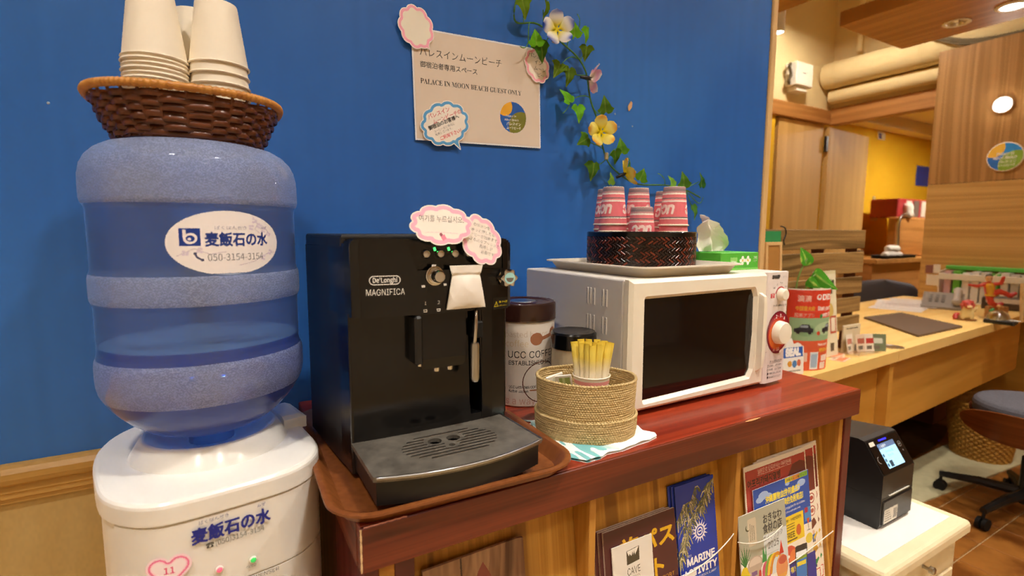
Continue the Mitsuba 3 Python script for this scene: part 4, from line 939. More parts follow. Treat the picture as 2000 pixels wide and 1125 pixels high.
M('mat_tissue', '#eeeae2', 0.9, 0.2)
nu, nv = 34, 26
uu, vv = np.meshgrid(np.linspace(-1, 1, nu), np.linspace(0, 1, nv), indexing='ij')
half = .043 * (1 - .50 * vv ** 1.6) * (1 + .10 * np.sin(vv * 9))
lean = -.016 * vv + .004 * np.sin(vv * 5)
X_ = .945 + uu * half + lean; Z_ = TZ1 + .0015 + vv * (.080 - .022 * np.abs(uu + .25) ** 1.5 * vv)
Y_ = .755 + .010 * np.sin(uu * 4.2 + vv * 2) * (.4 + vv) + .005 * np.sin(uu * 8 + vv * 5) + .016 * meshkit.fbm(np.stack([uu * 3, vv * 3, uu * 0], -1), 3, 2)
i, j = np.meshgrid(np.arange(nu - 1), np.arange(nv - 1), indexing='ij'); q = (i * nv + j).ravel()
v1 = np.stack([X_, Y_, Z_], -1).reshape(-1, 3); ff = np.c_[q, q + nv, q + nv + 1, q + 1]
v2 = v1 + [.001, .0016, 0]
add('tissue', tm((np.vstack([v1, v2]), np.vstack([ff, ff[:, ::-1] + len(v1)]))), 'mat_tissue', smooth=True, parent=k, label='white tissue pulled up out of the box')

# ---------------------------------------------------------------- notice on the wall with its cloud notes
NX = np.array([1, 0, .026]); NX /= np.linalg.norm(NX)
NO = np.array([.3505, WY - .0045, 1.5945])
NM = frame(NO + np.array([0, 0, 0]), NX)
k = thing('laminated_notice', 'white laminated notice in Japanese and English on the blue wall', 'sign')
add('sheet', mv(sheet(.2915, .2095, .0010), 0, -.2095, 0), 'mat_print', color='#d9c9b8', parent=k, mtx=NM)
M('mat_laminate', '#dfe2e6', 0.06, 0.6)
add('clear_edge', Manifold.extrude(cs(sbox(-.003, -.2125, .2945, .003).difference(sbox(.0, -.2095, .2915, .0))), .0006).translate((0, 0, -.0008)), 'mat_laminate', parent=k, mtx=NM)
for x, z in ((.02, -.02), (.27, -.02), (.02, -.19), (.27, -.19)):
    add('pad', bx(x - .008, x + .008, z - .008, z + .008, -.0043, -.0010), 'mat_matte', color='#e0e0dc', parent=k, mtx=NM)
p = Print(.0002)
p.text(.0130, -.0480, 'パレスインムーンビーチ', .0182, '#3b332e', width=.184).text(.0125, -.0700, '御宿泊者専用スペース', .0128, '#38302b', bold=1, width=.1255)
p.text(.0122, -.1020, 'PALACE IN MOON BEACH GUEST ONLY', .0142, '#2f2a27', which='serif', width=.2330)
LC = (.2235, -.1505)
disc = Point(*LC).buffer(.0330, 40)
p.poly(disc, '#2457a8').poly(disc.intersection(Point(LC[0] + .021, LC[1] - .019).buffer(.0325, 40)), '#74752a').poly(disc.intersection(Point(LC[0] - .022, LC[1] + .022).buffer(.0200, 30)), '#e2a72e')
p.text(LC[0] - .006, LC[1] + .0005, 'Palace in', .0062, '#e8e4d8', anchor='c', slant=10).text(LC[0] - .004, LC[1] - .0075, 'Moon Beach', .0062, '#e8e4d8', anchor='c', slant=10).text(LC[0] + .001, LC[1] - .0165, 'パレスイン', .0078, '#f0ecd8', anchor='c', bold=1, width=.036).text(LC[0] + .001, LC[1] - .0250, 'ムーンビーチ', .0074, '#f0ecd8', anchor='c', bold=1, width=.036)
p.add('lettering', k, NM)
off = lambda x, z, d=.0022: frame(NO + NX * x + np.array([0, 0, z]) + np.array([0, -d, 0]), NX)
pc = affinity.rotate(cloud(.0350, .0405, 9, .10, 3), 20)
tail = Polygon([(.010, -.030), (.026, -.038), (.022, -.020)])
note(pc.union(tail).buffer(.001), off(.0065, .0015, .0030), '#f0a9bd', '#e8e0cf', lambda p: p.oval(-.012, -.006, .0009, .0005, '#cfd8c4'), 'blank pink-edged cloud note on the upper left corner of the notice')
def w3(p):
    for i, (s_, x) in enumerate((('パレス', -.008), ('イン', .002), ('ムーン', .006), ('ビーチ', .014))):
        p.text(x, .0165 - .0135 * i, s_, .0105, '#4b4c33', anchor='c', rot=-8)
note(affinity.rotate(cloud(.0310, .0385, 9, .10, 9), 28), off(.2865, -.0345, .0030), '#f2a9b9', '#efe3d3', w3, 'pink-edged cloud note with handwriting on the upper right corner of the notice')
def w4(p):
    r_ = 24
    p.text(-.012, .0160, 'パレスイン', .0105, '#c8505a', anchor='c', rot=r_, bold=1).text(.006, .0105, 'ムーンビーチの', .0100, '#c8505a', anchor='c', rot=r_, bold=1)
    p.text(-.002, -.0010, '御宿泊のお客様へ', .0092, '#2d2a2a', anchor='c', rot=r_, bold=3).text(-.002, -.0105, 'コーヒーをご自由に', .0056, '#5a5450', anchor='c', rot=r_).text(-.003, -.0180, '用意しています。', .0056, '#5a5450', anchor='c', rot=r_)
    p.text(.0125, -.0235, 'ご利用下さい！', .0082, '#cf3f49', anchor='c', rot=r_, bold=2)
tail = Polygon([(.012, -.034), (.032, -.050), (.026, -.026)])
note(affinity.rotate(cloud(.0545, .0430, 11, .09, 6), 22).union(tail).buffer(.001), off(.0655, -.1765, .0030), '#5aa0d2', '#efe6da', w4, 'large blue-edged cloud note with red and black handwriting on the notice', border=.0034)
# a torn patch and specks on the wall
tp = Polygon([(0, 0), (.008, .010), (.010, .021), (.006, .026), (.001, .020), (-.004, .012), (-.003, .004)])
add('chipped_patch', mv(tm(Manifold.extrude(cs(tp), .002)), 0, 0, 0), 'mat_print', color='#d2a377', parent='wall_back', mtx=frame((.9160, WY - .0004, 1.503), (1, 0, 0)), label='small torn beige patch in the blue paint')
for x, z in ((-.2048, 1.3851), (.872, 1.492), (.885, 1.462), (.93, 1.468)):
    add('speck', lathe([(.0022, 0), (.0012, .0012), (0, .0014)], 10), 'mat_print', color='#9fb4cc', parent='wall_back', mtx=frame((x, WY - .0001, z), (1, 0, 0)))

# ---------------------------------------------------------------- ivy garland with flowers
scene['mat_leaf'] = {'type': 'principledthin', 'base_color': VC, 'roughness': 0.45, 'diff_trans': 0.5}
k = thing('ivy_garland', 'artificial ivy garland with plumeria flowers climbing the blue wall', 'garland')
add('stem', tube(spline([(.580, .994, 1.700), (.5904, .992, 1.645), (.620, .988, 1.650), (.6418, .985, 1.6439), (.6995, .982, 1.6142), (.7398, .982, 1.5899), (.7576, .980, 1.5611), (.7727, .984, 1.5099), (.7914, .982, 1.4688), (.806, .984, 1.43), (.8141, .982, 1.3974), (.8306, .982, 1.3678), (.8664, .984, 1.3435), (.9199, .988, 1.3242), (1.0252, .992, 1.3243), (1.10, .994, 1.318), (1.1731, .994, 1.2971)], 160), .0020, 7), 'mat_paint', color='#41702c', smooth=True, parent=k)
def ivy_leaf(s, fold=.25, curl=.15):
    h_ = [(.15, -.53), (.38, -.48), (.60, -.20), (.40, -.06), (.32, .14), (.17, .42)]
    out = np.array([(0, -.38)] + h_ + [(0, .74)] + [(-x, y) for x, y in h_[::-1]])
    P = Polygon(out).buffer(-.02).buffer(.02)
    v, f = trimesh.creation.triangulate_polygon(P, engine='earcut'); v, f = trimesh.remesh.subdivide_to_size(np.c_[v, np.zeros(len(v))], f, .16, max_iter=10)
    v[:, 2] = fold * np.abs(v[:, 0]) - curl * (v[:, 1] + .1) ** 2 - .25 * v[:, 0] ** 2 + .03 * np.sin(v[:, 1] * 9)
    return v * s, f
LV = [(.5857, 1.6735, .040, '#5f7a22', 200, 0), (.6366, 1.678, .037, '#56701c', 170, -.7), (.6181, 1.6133, .036, '#5e9c22', 5, -.4), (.6315, 1.5935, .042, '#3c6420', 190, .2), (.7165, 1.6476, .034, '#6aa526', 10, -.5), (.75, 1.6461, .034, '#63a124', 190, -.4), (.7525, 1.6102, .034, '#4a5f1c', 170, .5), (.6774, 1.562, .039, '#566e20', 150, .3), (.7069, 1.5524, .040, '#4c6420', 175, -.1),
      (.7028, 1.5039, .036, '#61a52a', 30, .2), (.7318, 1.4733, .038, '#5fa029', 185, 0), (.8117, 1.4961, .038, '#4f7325', 10, -.5), (.7482, 1.412, .038, '#4a6e22', 120, .1), (.7779, 1.3473, .042, '#41621f', 170, .1), (.8631, 1.4043, .036, '#55882a', 10, -.6), (.8479, 1.3839, .036, '#426a1f', 200, 0), (.8952, 1.3716, .034, '#3c6720', 20, .8), (.9348, 1.342, .038, '#46701f', 330, -.3), (.8308, 1.3261, .028, '#77a03a', 0, .2),
      (1.0435, 1.3313, .032, '#6f9e3a', 30, .2), (1.0882, 1.3361, .040, '#476f25', 10, -.3), (1.1485, 1.3379, .038, '#2f5a26', 5, .2), (1.1316, 1.2588, .040, '#3f6c2a', 190, -.3)]
rnd = random.Random(12)
for x, z, s_, c, a, tw in LV:
    v, f = ivy_leaf(s_ * .92, .30 * (1 if rnd.random() < .6 else -.6), .25)
    m = frame((x, .974 + rnd.uniform(-.006, .006), z), (math.cos(math.radians(a)) * math.cos(tw), math.sin(tw), math.sin(math.radians(a)) * math.cos(tw)), (-math.sin(math.radians(a)), rnd.uniform(-.25, .25), math.cos(math.radians(a))))
    col = np.array(lin(c)) * (1.15 + .35 * meshkit.noise(v / s_ * 5, 3)[:, None])
    vein = np.exp(-(v[:, 0] / s_ / .03) ** 2)[:, None]; col = col * (1 - .35 * vein) + np.array(lin('#a9bd5a')) * .35 * vein
    add('leaf', tm((v, f)), 'mat_leaf', smooth=True, color=col, parent=k, mtx=m)
TD = [((.5904, 1.645), (.5857, 1.6735)), ((.6418, 1.6439), (.6366, 1.678)), ((.607, 1.648), (.600, 1.62), (.600, 1.600), (.58, 1.592)), ((.66, 1.635), (.64, 1.607), (.6315, 1.5935)), ((.705, 1.610), (.708, 1.63), (.728, 1.645), (.735, 1.665), (.731, 1.690)), ((.74, 1.59), (.752, 1.6102)), ((.735, 1.593), (.706, 1.59), (.690, 1.573)), ((.7576, 1.561), (.72, 1.5560), (.68, 1.562)), ((.773, 1.51), (.745, 1.512), (.720, 1.500), (.705, 1.48), (.695, 1.468)), ((.775, 1.505), (.795, 1.478), (.8117, 1.4961)), ((.812, 1.40), (.78, 1.408), (.7482, 1.412)), ((.825, 1.375), (.80, 1.36), (.778, 1.347)), ((.828, 1.37), (.835, 1.39), (.8631, 1.4043)), ((1.025, 1.324), (1.01, 1.345), (.998, 1.352)), ((1.10, 1.318), (1.1485, 1.338)), ((1.09, 1.31), (1.14, 1.285), (1.165, 1.283), (1.168, 1.297)), ((1.10, 1.316), (1.1316, 1.2588))]
for pts in TD:
    add('tendril', tube(spline([(x, .984 - .004 * (i % 2), z) for i, (x, z) in enumerate(pts)], 20), .0011, 6), 'mat_paint', color='#4b8236', smooth=True, parent=k)
scene['mat_petal'] = {'type': 'principledthin', 'base_color': VC, 'roughness': 0.5, 'diff_trans': 0.4}
def petal(L, W, curl):
    nu, nv = 9, 14; u, v = np.meshgrid(np.linspace(-1, 1, nu), np.linspace(0, 1, nv), indexing='ij')
    w = W * np.maximum(.22 * (1 - v), np.sqrt(np.clip(1 - ((v - .60) / .40) ** 2, 0, 1)) ** .9)
    x = u * w; y = v * L; z = curl * v ** 2 * L - .30 * W * (u ** 2 - .4) * (1 - .5 * v) + .10 * W * u
    i, j = np.meshgrid(np.arange(nu - 1), np.arange(nv - 1), indexing='ij'); q = (i * nv + j).ravel()
    return np.stack([x, y, z], -1).reshape(-1, 3), np.c_[q, q + nv, q + nv + 1, q + 1], u.ravel(), v.ravel()
def flower(x, z, size, axis, up, cols, stalk=True):
    fk = key(f'{k}__flower'); m0 = frame((x, .958, z), np.cross(up, axis), up)
    tag(fk, cols[3])
    for i in range(5):
        v, f, u_, t_ = petal(size, size * .40, .12)
        s_ = t_[:, None]; c0, c1, c2 = (np.array(lin(c)) for c in cols[:3])
        e = np.clip((s_ - .22) / .35, 0, 1); c = c0 * (1 - e) + c1 * e
        e2 = np.clip((s_ - .66) / .2, 0, 1) * np.clip(.75 - u_[:, None] * (1 if i % 2 else -.2), 0, 1); c = c * (1 - e2) + c2 * e2
        m = m0 @ trimesh.transformations.rotation_matrix(i * 2 * math.pi / 5 + .3, [0, 0, 1]) @ trimesh.transformations.rotation_matrix(.30, [1, 0, 0])
        add('petal', tm((v, f)), 'mat_petal', smooth=True, color=c, parent=fk, mtx=m)
    add('calyx', tube([(0, 0, .001), (0, 0, -.010), (0, 0, -.024)], [.004, .0048, .0030], 10), 'mat_black', smooth=True, parent=fk, mtx=m0)
flower(.6586, 1.6345, .040, (-.25, -.9, .1), (.15, .0, 1), ('#e6d83a', '#f0ede4', '#2b4fb4', 'white flower with blue petal tips'))
flower(.7526, 1.5464, .036, (.93, -.32, .05), (.1, 0, 1), ('#e9d9c6', '#e6a4bd', '#f3ecea', 'pink and white flower seen from the side'))
flower(.7856, 1.4313, .039, (-.30, -.93, .05), (.2, 0, 1), ('#ead31c', '#f3e27a', '#e8a53a', 'yellow flower facing the room'))
flower(.8640, 1.3420, .038, (.85, -.45, .25), (-.5, 0, .9), ('#e6d02a', '#f1d66a', '#e59a2c', 'yellow flower seen from the side just above the pink cups'))
add('clip', bx(.8165, .8255, .976, .982, 1.374, 1.390, .001), 'mat_paint', color='#b8ad84', parent=k)

# ---------------------------------------------------------------- brochures in the bays
SH = .455
add('shelf', bx(SL0, SL1, YF - .012, YF + .03, SH - .012, SH, .001), 'mat_divider_wood', parent='counter_cabinet')
SZ = np.array([0, .135, 1.0]); SZ /= np.linalg.norm(SZ)
def leaf(name, x0, x1, ztop, lift, pages, cover, draw, label, cat, group=None, rot=0.0, t=.0016):
    """a leaflet leaning on its bay's back board: its lower left corner is the local origin"""
    w, h = x1 - x0, (ztop - SH - .001) / SZ[2]
    nrm_ = np.array([0, -SZ[2], SZ[1]])
    o = np.array([x0, slant(SH + .001), SH + .001]) + nrm_ * (lift + .0006)
    m = frame(o, (1, 0, 0), SZ) @ trimesh.transformations.rotation_matrix(math.radians(rot), [0, 0, 1])
    k = thing(name, label, cat, group)
    add('pages', mv(sheet(w, h, t), 0, 0, t), 'mat_print', color=pages, parent=k, mtx=m)
    p = Print(.00012).rect(0, 0, w, h, cover); draw(p, w, h); p.add('cover', k, m, z=t + .0001, mat='mat_paint'); return k
# wood-look board in the first bay
k = thing('signboard', 'board printed like weathered planks in the bay under the coffee machine', 'board')
wb = frame((.200, slant(SH + .001) - .0065, SH + .001), (1, 0, 0), SZ)
M('mat_planks', wood('#6f4a34', '#b58f6c', 2, 0, 3, 55, dark='#4d3122', warp=.3), 0.5, 0.3)
pr_ = Polygon([(0, 0), (.146, 0), (.146, .326), (.134, .3275), (.075, .3265), (.0, .325)])
add('board', Manifold.extrude(cs(pr_), .005), 'mat_planks', parent=k, mtx=wb)
Print(.0002).rect(.0505, .0, .0530, .3260, '#4a3325').poly(Polygon([(.062, .27), (.075, .301), (.083, .312), (.091, .297), (.104, .27)]), '#8c4a3e').add('print', k, wb, z=.005)
def passport(p, w, h):
    p.text(.030, h - .050, '旅パス', .034, '#d9a81f', bold=3, width=.118).text(.100, h - .098, 'ト', .036, '#d9a81f', bold=3).text(.058, h - .108, 'CAVE PASSPORT', .0085, '#c98f2c', which='inter', width=.085)
for i in range(3):
    leaf('passport_booklet', .4850 - .0065 * i, .6370 - .0065 * i, .7435 + .0005 * i, .0078 - .0038 * i, '#cfc3b8', '#4e2323', passport if i == 0 else (lambda p, w, h: None),
         f'maroon booklet with gold lettering, {("front", "middle", "back")[i]} one of three stacked behind the white card', 'booklet', 'maroon booklets', t=.0032)
def card(p, w, h):
    x, z = w / 2 - .013, h - .034
    p.poly(Polygon([(x, z), (x + .026, z + .002), (x + .0265, z + .0235), (x, z + .0215)]), '#4a4234')
    p.poly(Polygon([(x + .001, z + .0208), (x + .0045, z + .013), (x + .007, z + .0160), (x + .0088, z + .0125), (x + .0105, z + .0125), (x + .0125, z + .0185), (x + .0135, z + .0125), (x + .0160, z + .0185), (x + .0172, z + .0120), (x + .0205, z + .0155), (x + .0255, z + .0228)]), '#ded8ce')
    p.text(x, z - .0165, 'CAVE', .0150, '#4f4738', which='inter', width=.0265).text(x + .004, z - .0230, 'OKINAWA', .0058, '#8a8070', which='inter', width=.0215)
leaf('cave_card', .4970, .5800, .7180, .0125, '#e4ded4', '#ded8ce', card, 'white card reading CAVE in front of the maroon booklets', 'card')
def marine(p, w, h):
    p.rect(0, 0, w, h * .46, '#2b6fc0').rect(0, h * .46, w, h, '#22379c').rect(0, h * .40, w, h * .50, '#274fae')
    rnd = random.Random(5)
    for (x0, z0, x1, z1, n) in ((.005, h - .125, .05, h - .01, 26), (.0, h - .13, .085, h - .018, 34), (.06, h - .055, .10, h - .004, 22), (.0, h - .06, .05, h - .03, 14)):
        br = LineString([(x0, z0), ((x0 + x1) / 2 - .006, (z0 + z1) / 2 + .01), (x1, z1)]); p.poly(br.buffer(.0012).intersection(sbox(0, 0, w, h)), '#5e5a48')
        for j in range(n * 3):
            q = br.interpolate(rnd.random(), normalized=True); a = rnd.uniform(-2.8, -.1); L = rnd.uniform(.008, .020)
            pts = np.array([(q.x, q.y), (q.x + .6 * L * math.cos(a), q.y + .6 * L * math.sin(a) + .002), (q.x + L * math.cos(a), q.y + L * math.sin(a) - .003)])
            g = LineString(pts).buffer(.0009, quad_segs=2).intersection(sbox(0, 0, w, h)); p.poly(g, rnd.choice(['#8d8460', '#aba07a', '#4b5232', '#6d6a4a', '#c3b88f', '#5a5a38']))
    c = np.array([w * .56, h - .088])
    for j in range(16):
        a = j * math.pi / 8; p.poly(Polygon([c + .012 * np.array([math.cos(a - .14), math.sin(a - .14)]), c + (.0195 + .002 * (j % 2)) * np.array([math.cos(a), math.sin(a)]), c + .012 * np.array([math.cos(a + .14), math.sin(a + .14)])]), '#d9d4e2')
    p.poly(Point(c).buffer(.0125).difference(Point(c).buffer(.0095)), '#d9d4e2').poly(Point(c).buffer(.0075).difference(Point(c).buffer(.0048)), '#d9d4e2').rect(c[0] - .004, c[1] - .0012, c[0] + .004, c[1] + .0012, '#d9d4e2')
    p.text(.018, h - .1390, 'MARINE', .0165, '#e9e6e8', which='inter', bold=3, width=.070).text(.008, h - .1580, 'ACTIVITY', .0165, '#e9e6e8', which='inter', bold=3, width=.084).text(.030, h - .1660, 'GUIDE BOOK & MAP', .0052, '#dcdbe4', which='inter', width=.058).text(.018, h - .1245, '2025', .0050, '#dcdbe4', which='inter')
    p.rect(0, 0, w, h * .25, '#3a90d4')
for i in range(3):
    leaf('marine_leaflet', .6440 - .0055 * i, .7400 - .0055 * i, .7735 + .0012 * i, .0060 - .0026 * i, '#2a3a78', '#22379c', marine if i < 2 else (lambda p, w, h: None),
         f'blue leaflet with pine branches reading MARINE ACTIVITY, {("front", "middle", "back")[i]} one of three', 'leaflet', 'blue marine leaflets')
leaf('white_flyer', .590, .670, .6320, .0150, '#e7e0d8', '#e5ded4', lambda p, w, h: p.rect(.045, h - .030, .062, h - .008, '#8e7f86').rect(.012, h - .016, .04, h - .012, '#a59a98'), 'white flyer low in front of the maroon booklets and the blue leaflets', 'flyer')
# third bay: Korean leaflets, blue flyer, guidebook
def korean(p, w, h, full=True):
    p.rect(.003, h - .093, w - .003, h - .003 - .006, '#a93f38')
    p.poly(Polygon([(w - .055, h - .095), (w - .062, h - .045), (w - .045, h - .025), (w - .02, h - .022), (w - .003, h - .028), (w - .003, h - .095)]), '#6b2f28')
    if full: p.text(.040, h - .0205, '일본으로 입국하시는 여러분께!', .0105, '#e8c9bd', width=.105).rect(.038, h - .0235, .146, h - .0228, '#e8c9bd').text(.008, h - .0405, '아프리카돼지열병', .0165, '#3a1d1c', bold=2, width=.100)
    for j in range(7):
        z = h - .110 - .026 * j
        c = ['#a8483e', '#b2695a', '#6f3a2c', '#3d62a8', '#c79a3a', '#3f7d46', '#b8483c'][j]
        if j < 2: p.poly(Point(w - .018, z).buffer(.0105).difference(Point(w - .018, z).buffer(.0085)), '#9c3a34').oval(w - .018, z, .006, .0045, c)
        elif j in (3, 5):
            p.oval(w - .018, z + .008, .0042, .0042, '#e3b996').poly(Polygon([(w - .024, z + .004), (w - .012, z + .004), (w - .0105, z - .005), (w - .0255, z - .005)]), c).rect(w - .0225, z - .012, w - .0185, z - .005, '#2f3a63').rect(w - .0175, z - .012, w - .0135, z - .005, '#2f3a63').poly(affinity.rotate(sbox(w - .020, z - .003, w - .004, z + .003), 40), '#cfae3a' if j == 3 else '#3f8a4a')
        elif j == 6: p.rect(w - .030, z - .014, w - .003, z + .010, '#c0544a').rect(w - .028, z - .012, w - .005, z + .008, '#e6dccd')
        else: p.poly(affinity.rotate(sbox(w - .026, z - .006, w - .010, z + .006).buffer(.002), 30), c)
for i in range(3):
    leaf('korean_leaflet', .8230 + (0, .0330, .0480)[i], 1.0170 + (0, .0330, .0480)[i], .7660 + .0012 * i, .0058 - .0024 * i, '#e4d9c8', '#e7dccb', (lambda p, w, h, i=i: korean(p, w, h, i == 0)),
         f'red-topped leaflet in Korean in the right-hand bay, {("front", "middle", "rear")[i]} one of three staggered copies', 'leaflet', 'red Korean leaflets')
def flyer(p, w, h):
    p.rect(0, h - .105, w, h, '#2d4fa6')
    for cx, cy, r_ in ((.030, h - .016, .011), (.018, h - .022, .008), (.045, h - .02, .007), (.150, h - .020, .010), (.135, h - .028, .007), (.105, h - .012, .005)): p.oval(cx, cy, r_ * 1.4, r_ * .7, '#9db4dd')
    p.rect(.098, h - .0100, .172, h - .0005, '#d8c638').rect(.122, h - .0100, .146, h - .0005, '#d98a36').rect(.146, h - .0100, .172, h - .0005, '#7fae3e').text(.101, h - .0082, '沖縄限定 店舗 マップ', .0068, '#3c4c34', bold=1, width=.068)
    p.text(.034, h - .0325, '沖縄購物血拚何處去?', .0150, '#e2cf48', bold=3, width=.110).text(.016, h - .0500, '為您選取必備名牌的免稅商店!', .0150, '#e2cf48', bold=3, width=.138)
    p.text(.008, h - .0600, 'Free duty Okinawa outlet shopping guide for all visitors', .0060, '#e9eaf0', which='inter', width=.150).text(.062, h - .0680, 'Tax free map of shops and restaurants', .0052, '#e9eaf0', which='inter', width=.080)
    p.rect(0, 0, w, h - .105, '#e8dfcf').rect(.085, h - .128, .150, h - .075, '#e3c32f').text(.089, h - .0865, '購物・沖縄旅遊便利', .0070, '#4a3a1c', bold=1, width=.054)
    for j in range(3): p.rect(.090, h - .0930 - .005 * j, .120, h - .0912 - .005 * j, '#7a652a')
    p.text(.089, h - .1180, 'FREE', .0140, '#5f4520', which='inter', bold=2, width=.030).oval(.132, h - .109, .008, .011, '#c4622e').rect(.094, h - .1245, .126, h - .1215, '#6b531f')
    p.rect(.154, h - .100, .176, h - .073, '#4a86c4').rect(.155, h - .083, .166, h - .073, '#a3294a').poly(Polygon([(.160, h - .095), (.170, h - .095), (.167, h - .105), (.163, h - .105)]), '#c3512e').rect(.1643, h - .118, .1657, h - .105, '#5a4a40').rect(.160, h - .1195, .170, h - .118, '#5a4a40')
    p.oval(.098, h - .150, .022, .018, '#c9543e').oval(.112, h - .158, .016, .016, '#d77a44').oval(.094, h - .152, .004, .003, '#f0e6d8').oval(.165, h - .135, .012, .010, '#d6c24a')
    p.rect(.095, 0, .182, h - .165, '#34348f').text(.0975, h - .185, '有!', .0130, '#e2cf48', bold=2)
    ph = affinity.rotate(sbox(.112, h - .270, .152, h - .140).buffer(-.004).buffer(.004), -4); p.poly(ph, '#2e2b2c').poly(affinity.rotate(sbox(.1145, h - .262, .1495, h - .152), -4, origin=ph.centroid), '#dfe4ea').poly(affinity.rotate(sbox(.1145, h - .205, .1495, h - .168), -4, origin=ph.centroid), '#3f79c0').poly(affinity.rotate(sbox(.117, h - .180, .147, h - .172), -4, origin=ph.centroid), '#e2cf48').poly(affinity.rotate(sbox(.1145, h - .168, .1495, h - .162), -4, origin=ph.centroid), '#8ab34a')
leaf('blue_flyer', .8400, 1.0160, .7215, .0100, '#d9dbe2', '#e8dfcf', flyer, 'blue flyer in Chinese with a yellow box in front of the Korean leaflets', 'flyer', rot=0)
def guide(p, w, h):
    p.rect(0, h - .085, w, h, '#a8a795').rect(.068, h - .13, w, h - .052, '#ccd2d4')
    p.text(.070, h - .0290, 'おきなわ', .0180, '#343232', bold=2, width=.056).text(.068, h - .0480, '食材の店', .0190, '#343232', bold=2, width=.058).text(.068, h - .0630, 'ガイドブック', .0118, '#484646', width=.058).text(.080, h - .0800, '2025', .0160, '#343232', which='inter', width=.033)
    p.rect(.075, h - .0900, .112, h - .0893, '#7c8186').rect(.080, h - .0950, .108, h - .0943, '#7c8186')
    p.poly(sbox(.028, h - .058, .046, h - .014).buffer(.003), '#c3b7a0')
    for j in range(3): p.rect(.031 + .005 * j, h - .052, .0325 + .005 * j, h - .020 - .003 * j, '#7c7562')
    p.poly(Point(.0245, h - .026).buffer(.006).difference(Point(.0265, h - .0245).buffer(.0055)), '#4c4a34')
    p.oval(.010, h - .118, .014, .026, '#d9bf2c')
    for j in range(7):
        a = math.radians(40 + 17 * j); p.poly(Polygon([(.012 + .003 * math.cos(a + 1.5), h - .093), (.012 + .030 * math.cos(a), h - .095 + .042 * math.sin(a)), (.012 - .003 * math.cos(a + 1.5), h - .093)]).intersection(sbox(0, 0, w, h)), '#3d7a3e' if j % 2 else '#2d6636')
    p.oval(.040, h - .097, .022, .016, '#b7a594').oval(.040, h - .093, .017, .010, '#cfc0b0').rect(.024, h - .122, .056, h - .097, '#b7a594').rect(.028, h - .116, .044, h - .108, '#7d5f8a')
    p.poly(Polygon([(.060, h - .10), (.064, h - .072), (.070, h - .088), (.073, h - .068), (.074, h - .10)]), '#3f8a4a')
    p.oval(.071, h - .120, .013, .020, '#c2566e').oval(.069, h - .124, .004, .005, '#d88a9a').oval(.052, h - .118, .004, .008, '#b8433a')
    for j in range(3):
        pts = [(.088 + .008 * j + .020 * math.cos(t_), h - .135 + .040 * math.sin(t_)) for t_ in np.linspace(1.1, 2.9, 10)]
        p.line(pts, .0065, ('#7fa03e', '#e0bf3a', '#c9842f')[j])
    p.poly(Polygon([(.112, h - .100), (.126, h - .100), (.119, h - .074)]), '#c0392f').oval(.118, h - .125, .018, .024, '#d58f5e').oval(.121, h - .112, .013, .008, '#c05a44')
    for j in range(4): p.rect(.104, h - .140 - .004 * j, .132, h - .1385 - .004 * j, '#d9a83a')
    p.oval(.033, h - .150, .015, .020, '#cf8a36').oval(.010, h - .160, .010, .018, '#c2b7b4').oval(.112, h - .160, .012, .010, '#5c9a3e').oval(.066, h - .147, .008, .007, '#c6a0b2').rect(.054, h - .165, .058, h - .143, '#2f4f8f').oval(.085, h - .165, .012, .012, '#d8c64a')
leaf('guidebook', .7880, .9270, .6870, .0140, '#d5d2c8', '#e5e2da', guide, 'food guidebook marked 2025 with drawn fruit at the front of the right-hand bay', 'booklet')
for pts, dv in (([(.7765, YF - .003, .652), (.82, YF - .0085, .640), (.845, YF - .009, .638), (.90, YF - .008, .650)], 0), ([(.90, YF - .008, .560), (.95, YF - .008, .563), (1.03, YF - .006, .572), (1.091, YF - .003, .578)], 0), ([(.453, YF - .004, .640), (.62, YF - .010, .640), (.70, YF - .009, .652), (.764, YF - .003, .672)], 0)):
    add('retaining_cord', tube(spline(pts, 30), .0011, 6), 'mat_paint', color='#d9d2c4', smooth=True, parent='counter_cabinet')

# ---------------------------------------------------------------- side cabinet with the label printer
M('mat_cream_paint', lambda p, n, uv: mix(lin('#d8c9a4'), lin('#e2d4b2'), fbm(p.x * 20, p.y * 20, p.z * 6, 3)), 0.4, 0.4)
k = thing('side_cabinet', 'low cream cabinet with a drawer beside the end of the counter', 'cabinet')
QX0, QX1, QY0, QY1, QZ = 1.158, 1.575, .468, .840, .500
add('carcass', bx(QX0 + .018, QX1 - .018, QY0 + .022, QY1, .02, QZ - .026, .002), 'mat_cream_paint', parent=k)
tp_ = sbox(QX0 + .008, QY0 + .008, QX1 - .008, QY1 - .008).buffer(.008)
add('top', ext(tp_, QZ - .028, QZ, .012), 'mat_cream_paint', smooth=35, parent=k)
for nm, z0, z1 in (('drawer', .392, .466), ('drawer', .215, .380), ('drawer', .045, .203)):
    dk = add(nm, bx(QX0 + .036, QX1 - .036, QY0 + .016, QY0 + .026, z0, z1, .003), 'mat_cream_paint', parent=k)
    add('knob', lathe([(.004, 0), (.004, .012), (.0085, .014), (.0085, .022), (.006, .0245), (0, .025)], 24), 'mat_steel', smooth=40, parent=dk, mtx=frame(((QX0 + QX1) / 2, QY0 + .016, (z0 + z1) / 2 + .012), (1, 0, 0)))
add('paper_sheet', mv(sheet(QX1 - QX0 - .060, QY1 - QY0 - .050, .0005), QX0 + .030, QY0 + .034, QZ + .0007), 'mat_print', color='#e7e2da', label='white paper sheet lying on the cream side cabinet under the printer', cat='paper')
k = thing('label_printer', 'black label printer with a lit touch screen on the cream side cabinet', 'printer')
prz = QZ + .0010
PX0, PX1, PY, PZ1, PZ2 = 1.322, 1.472, .558, .634, .703
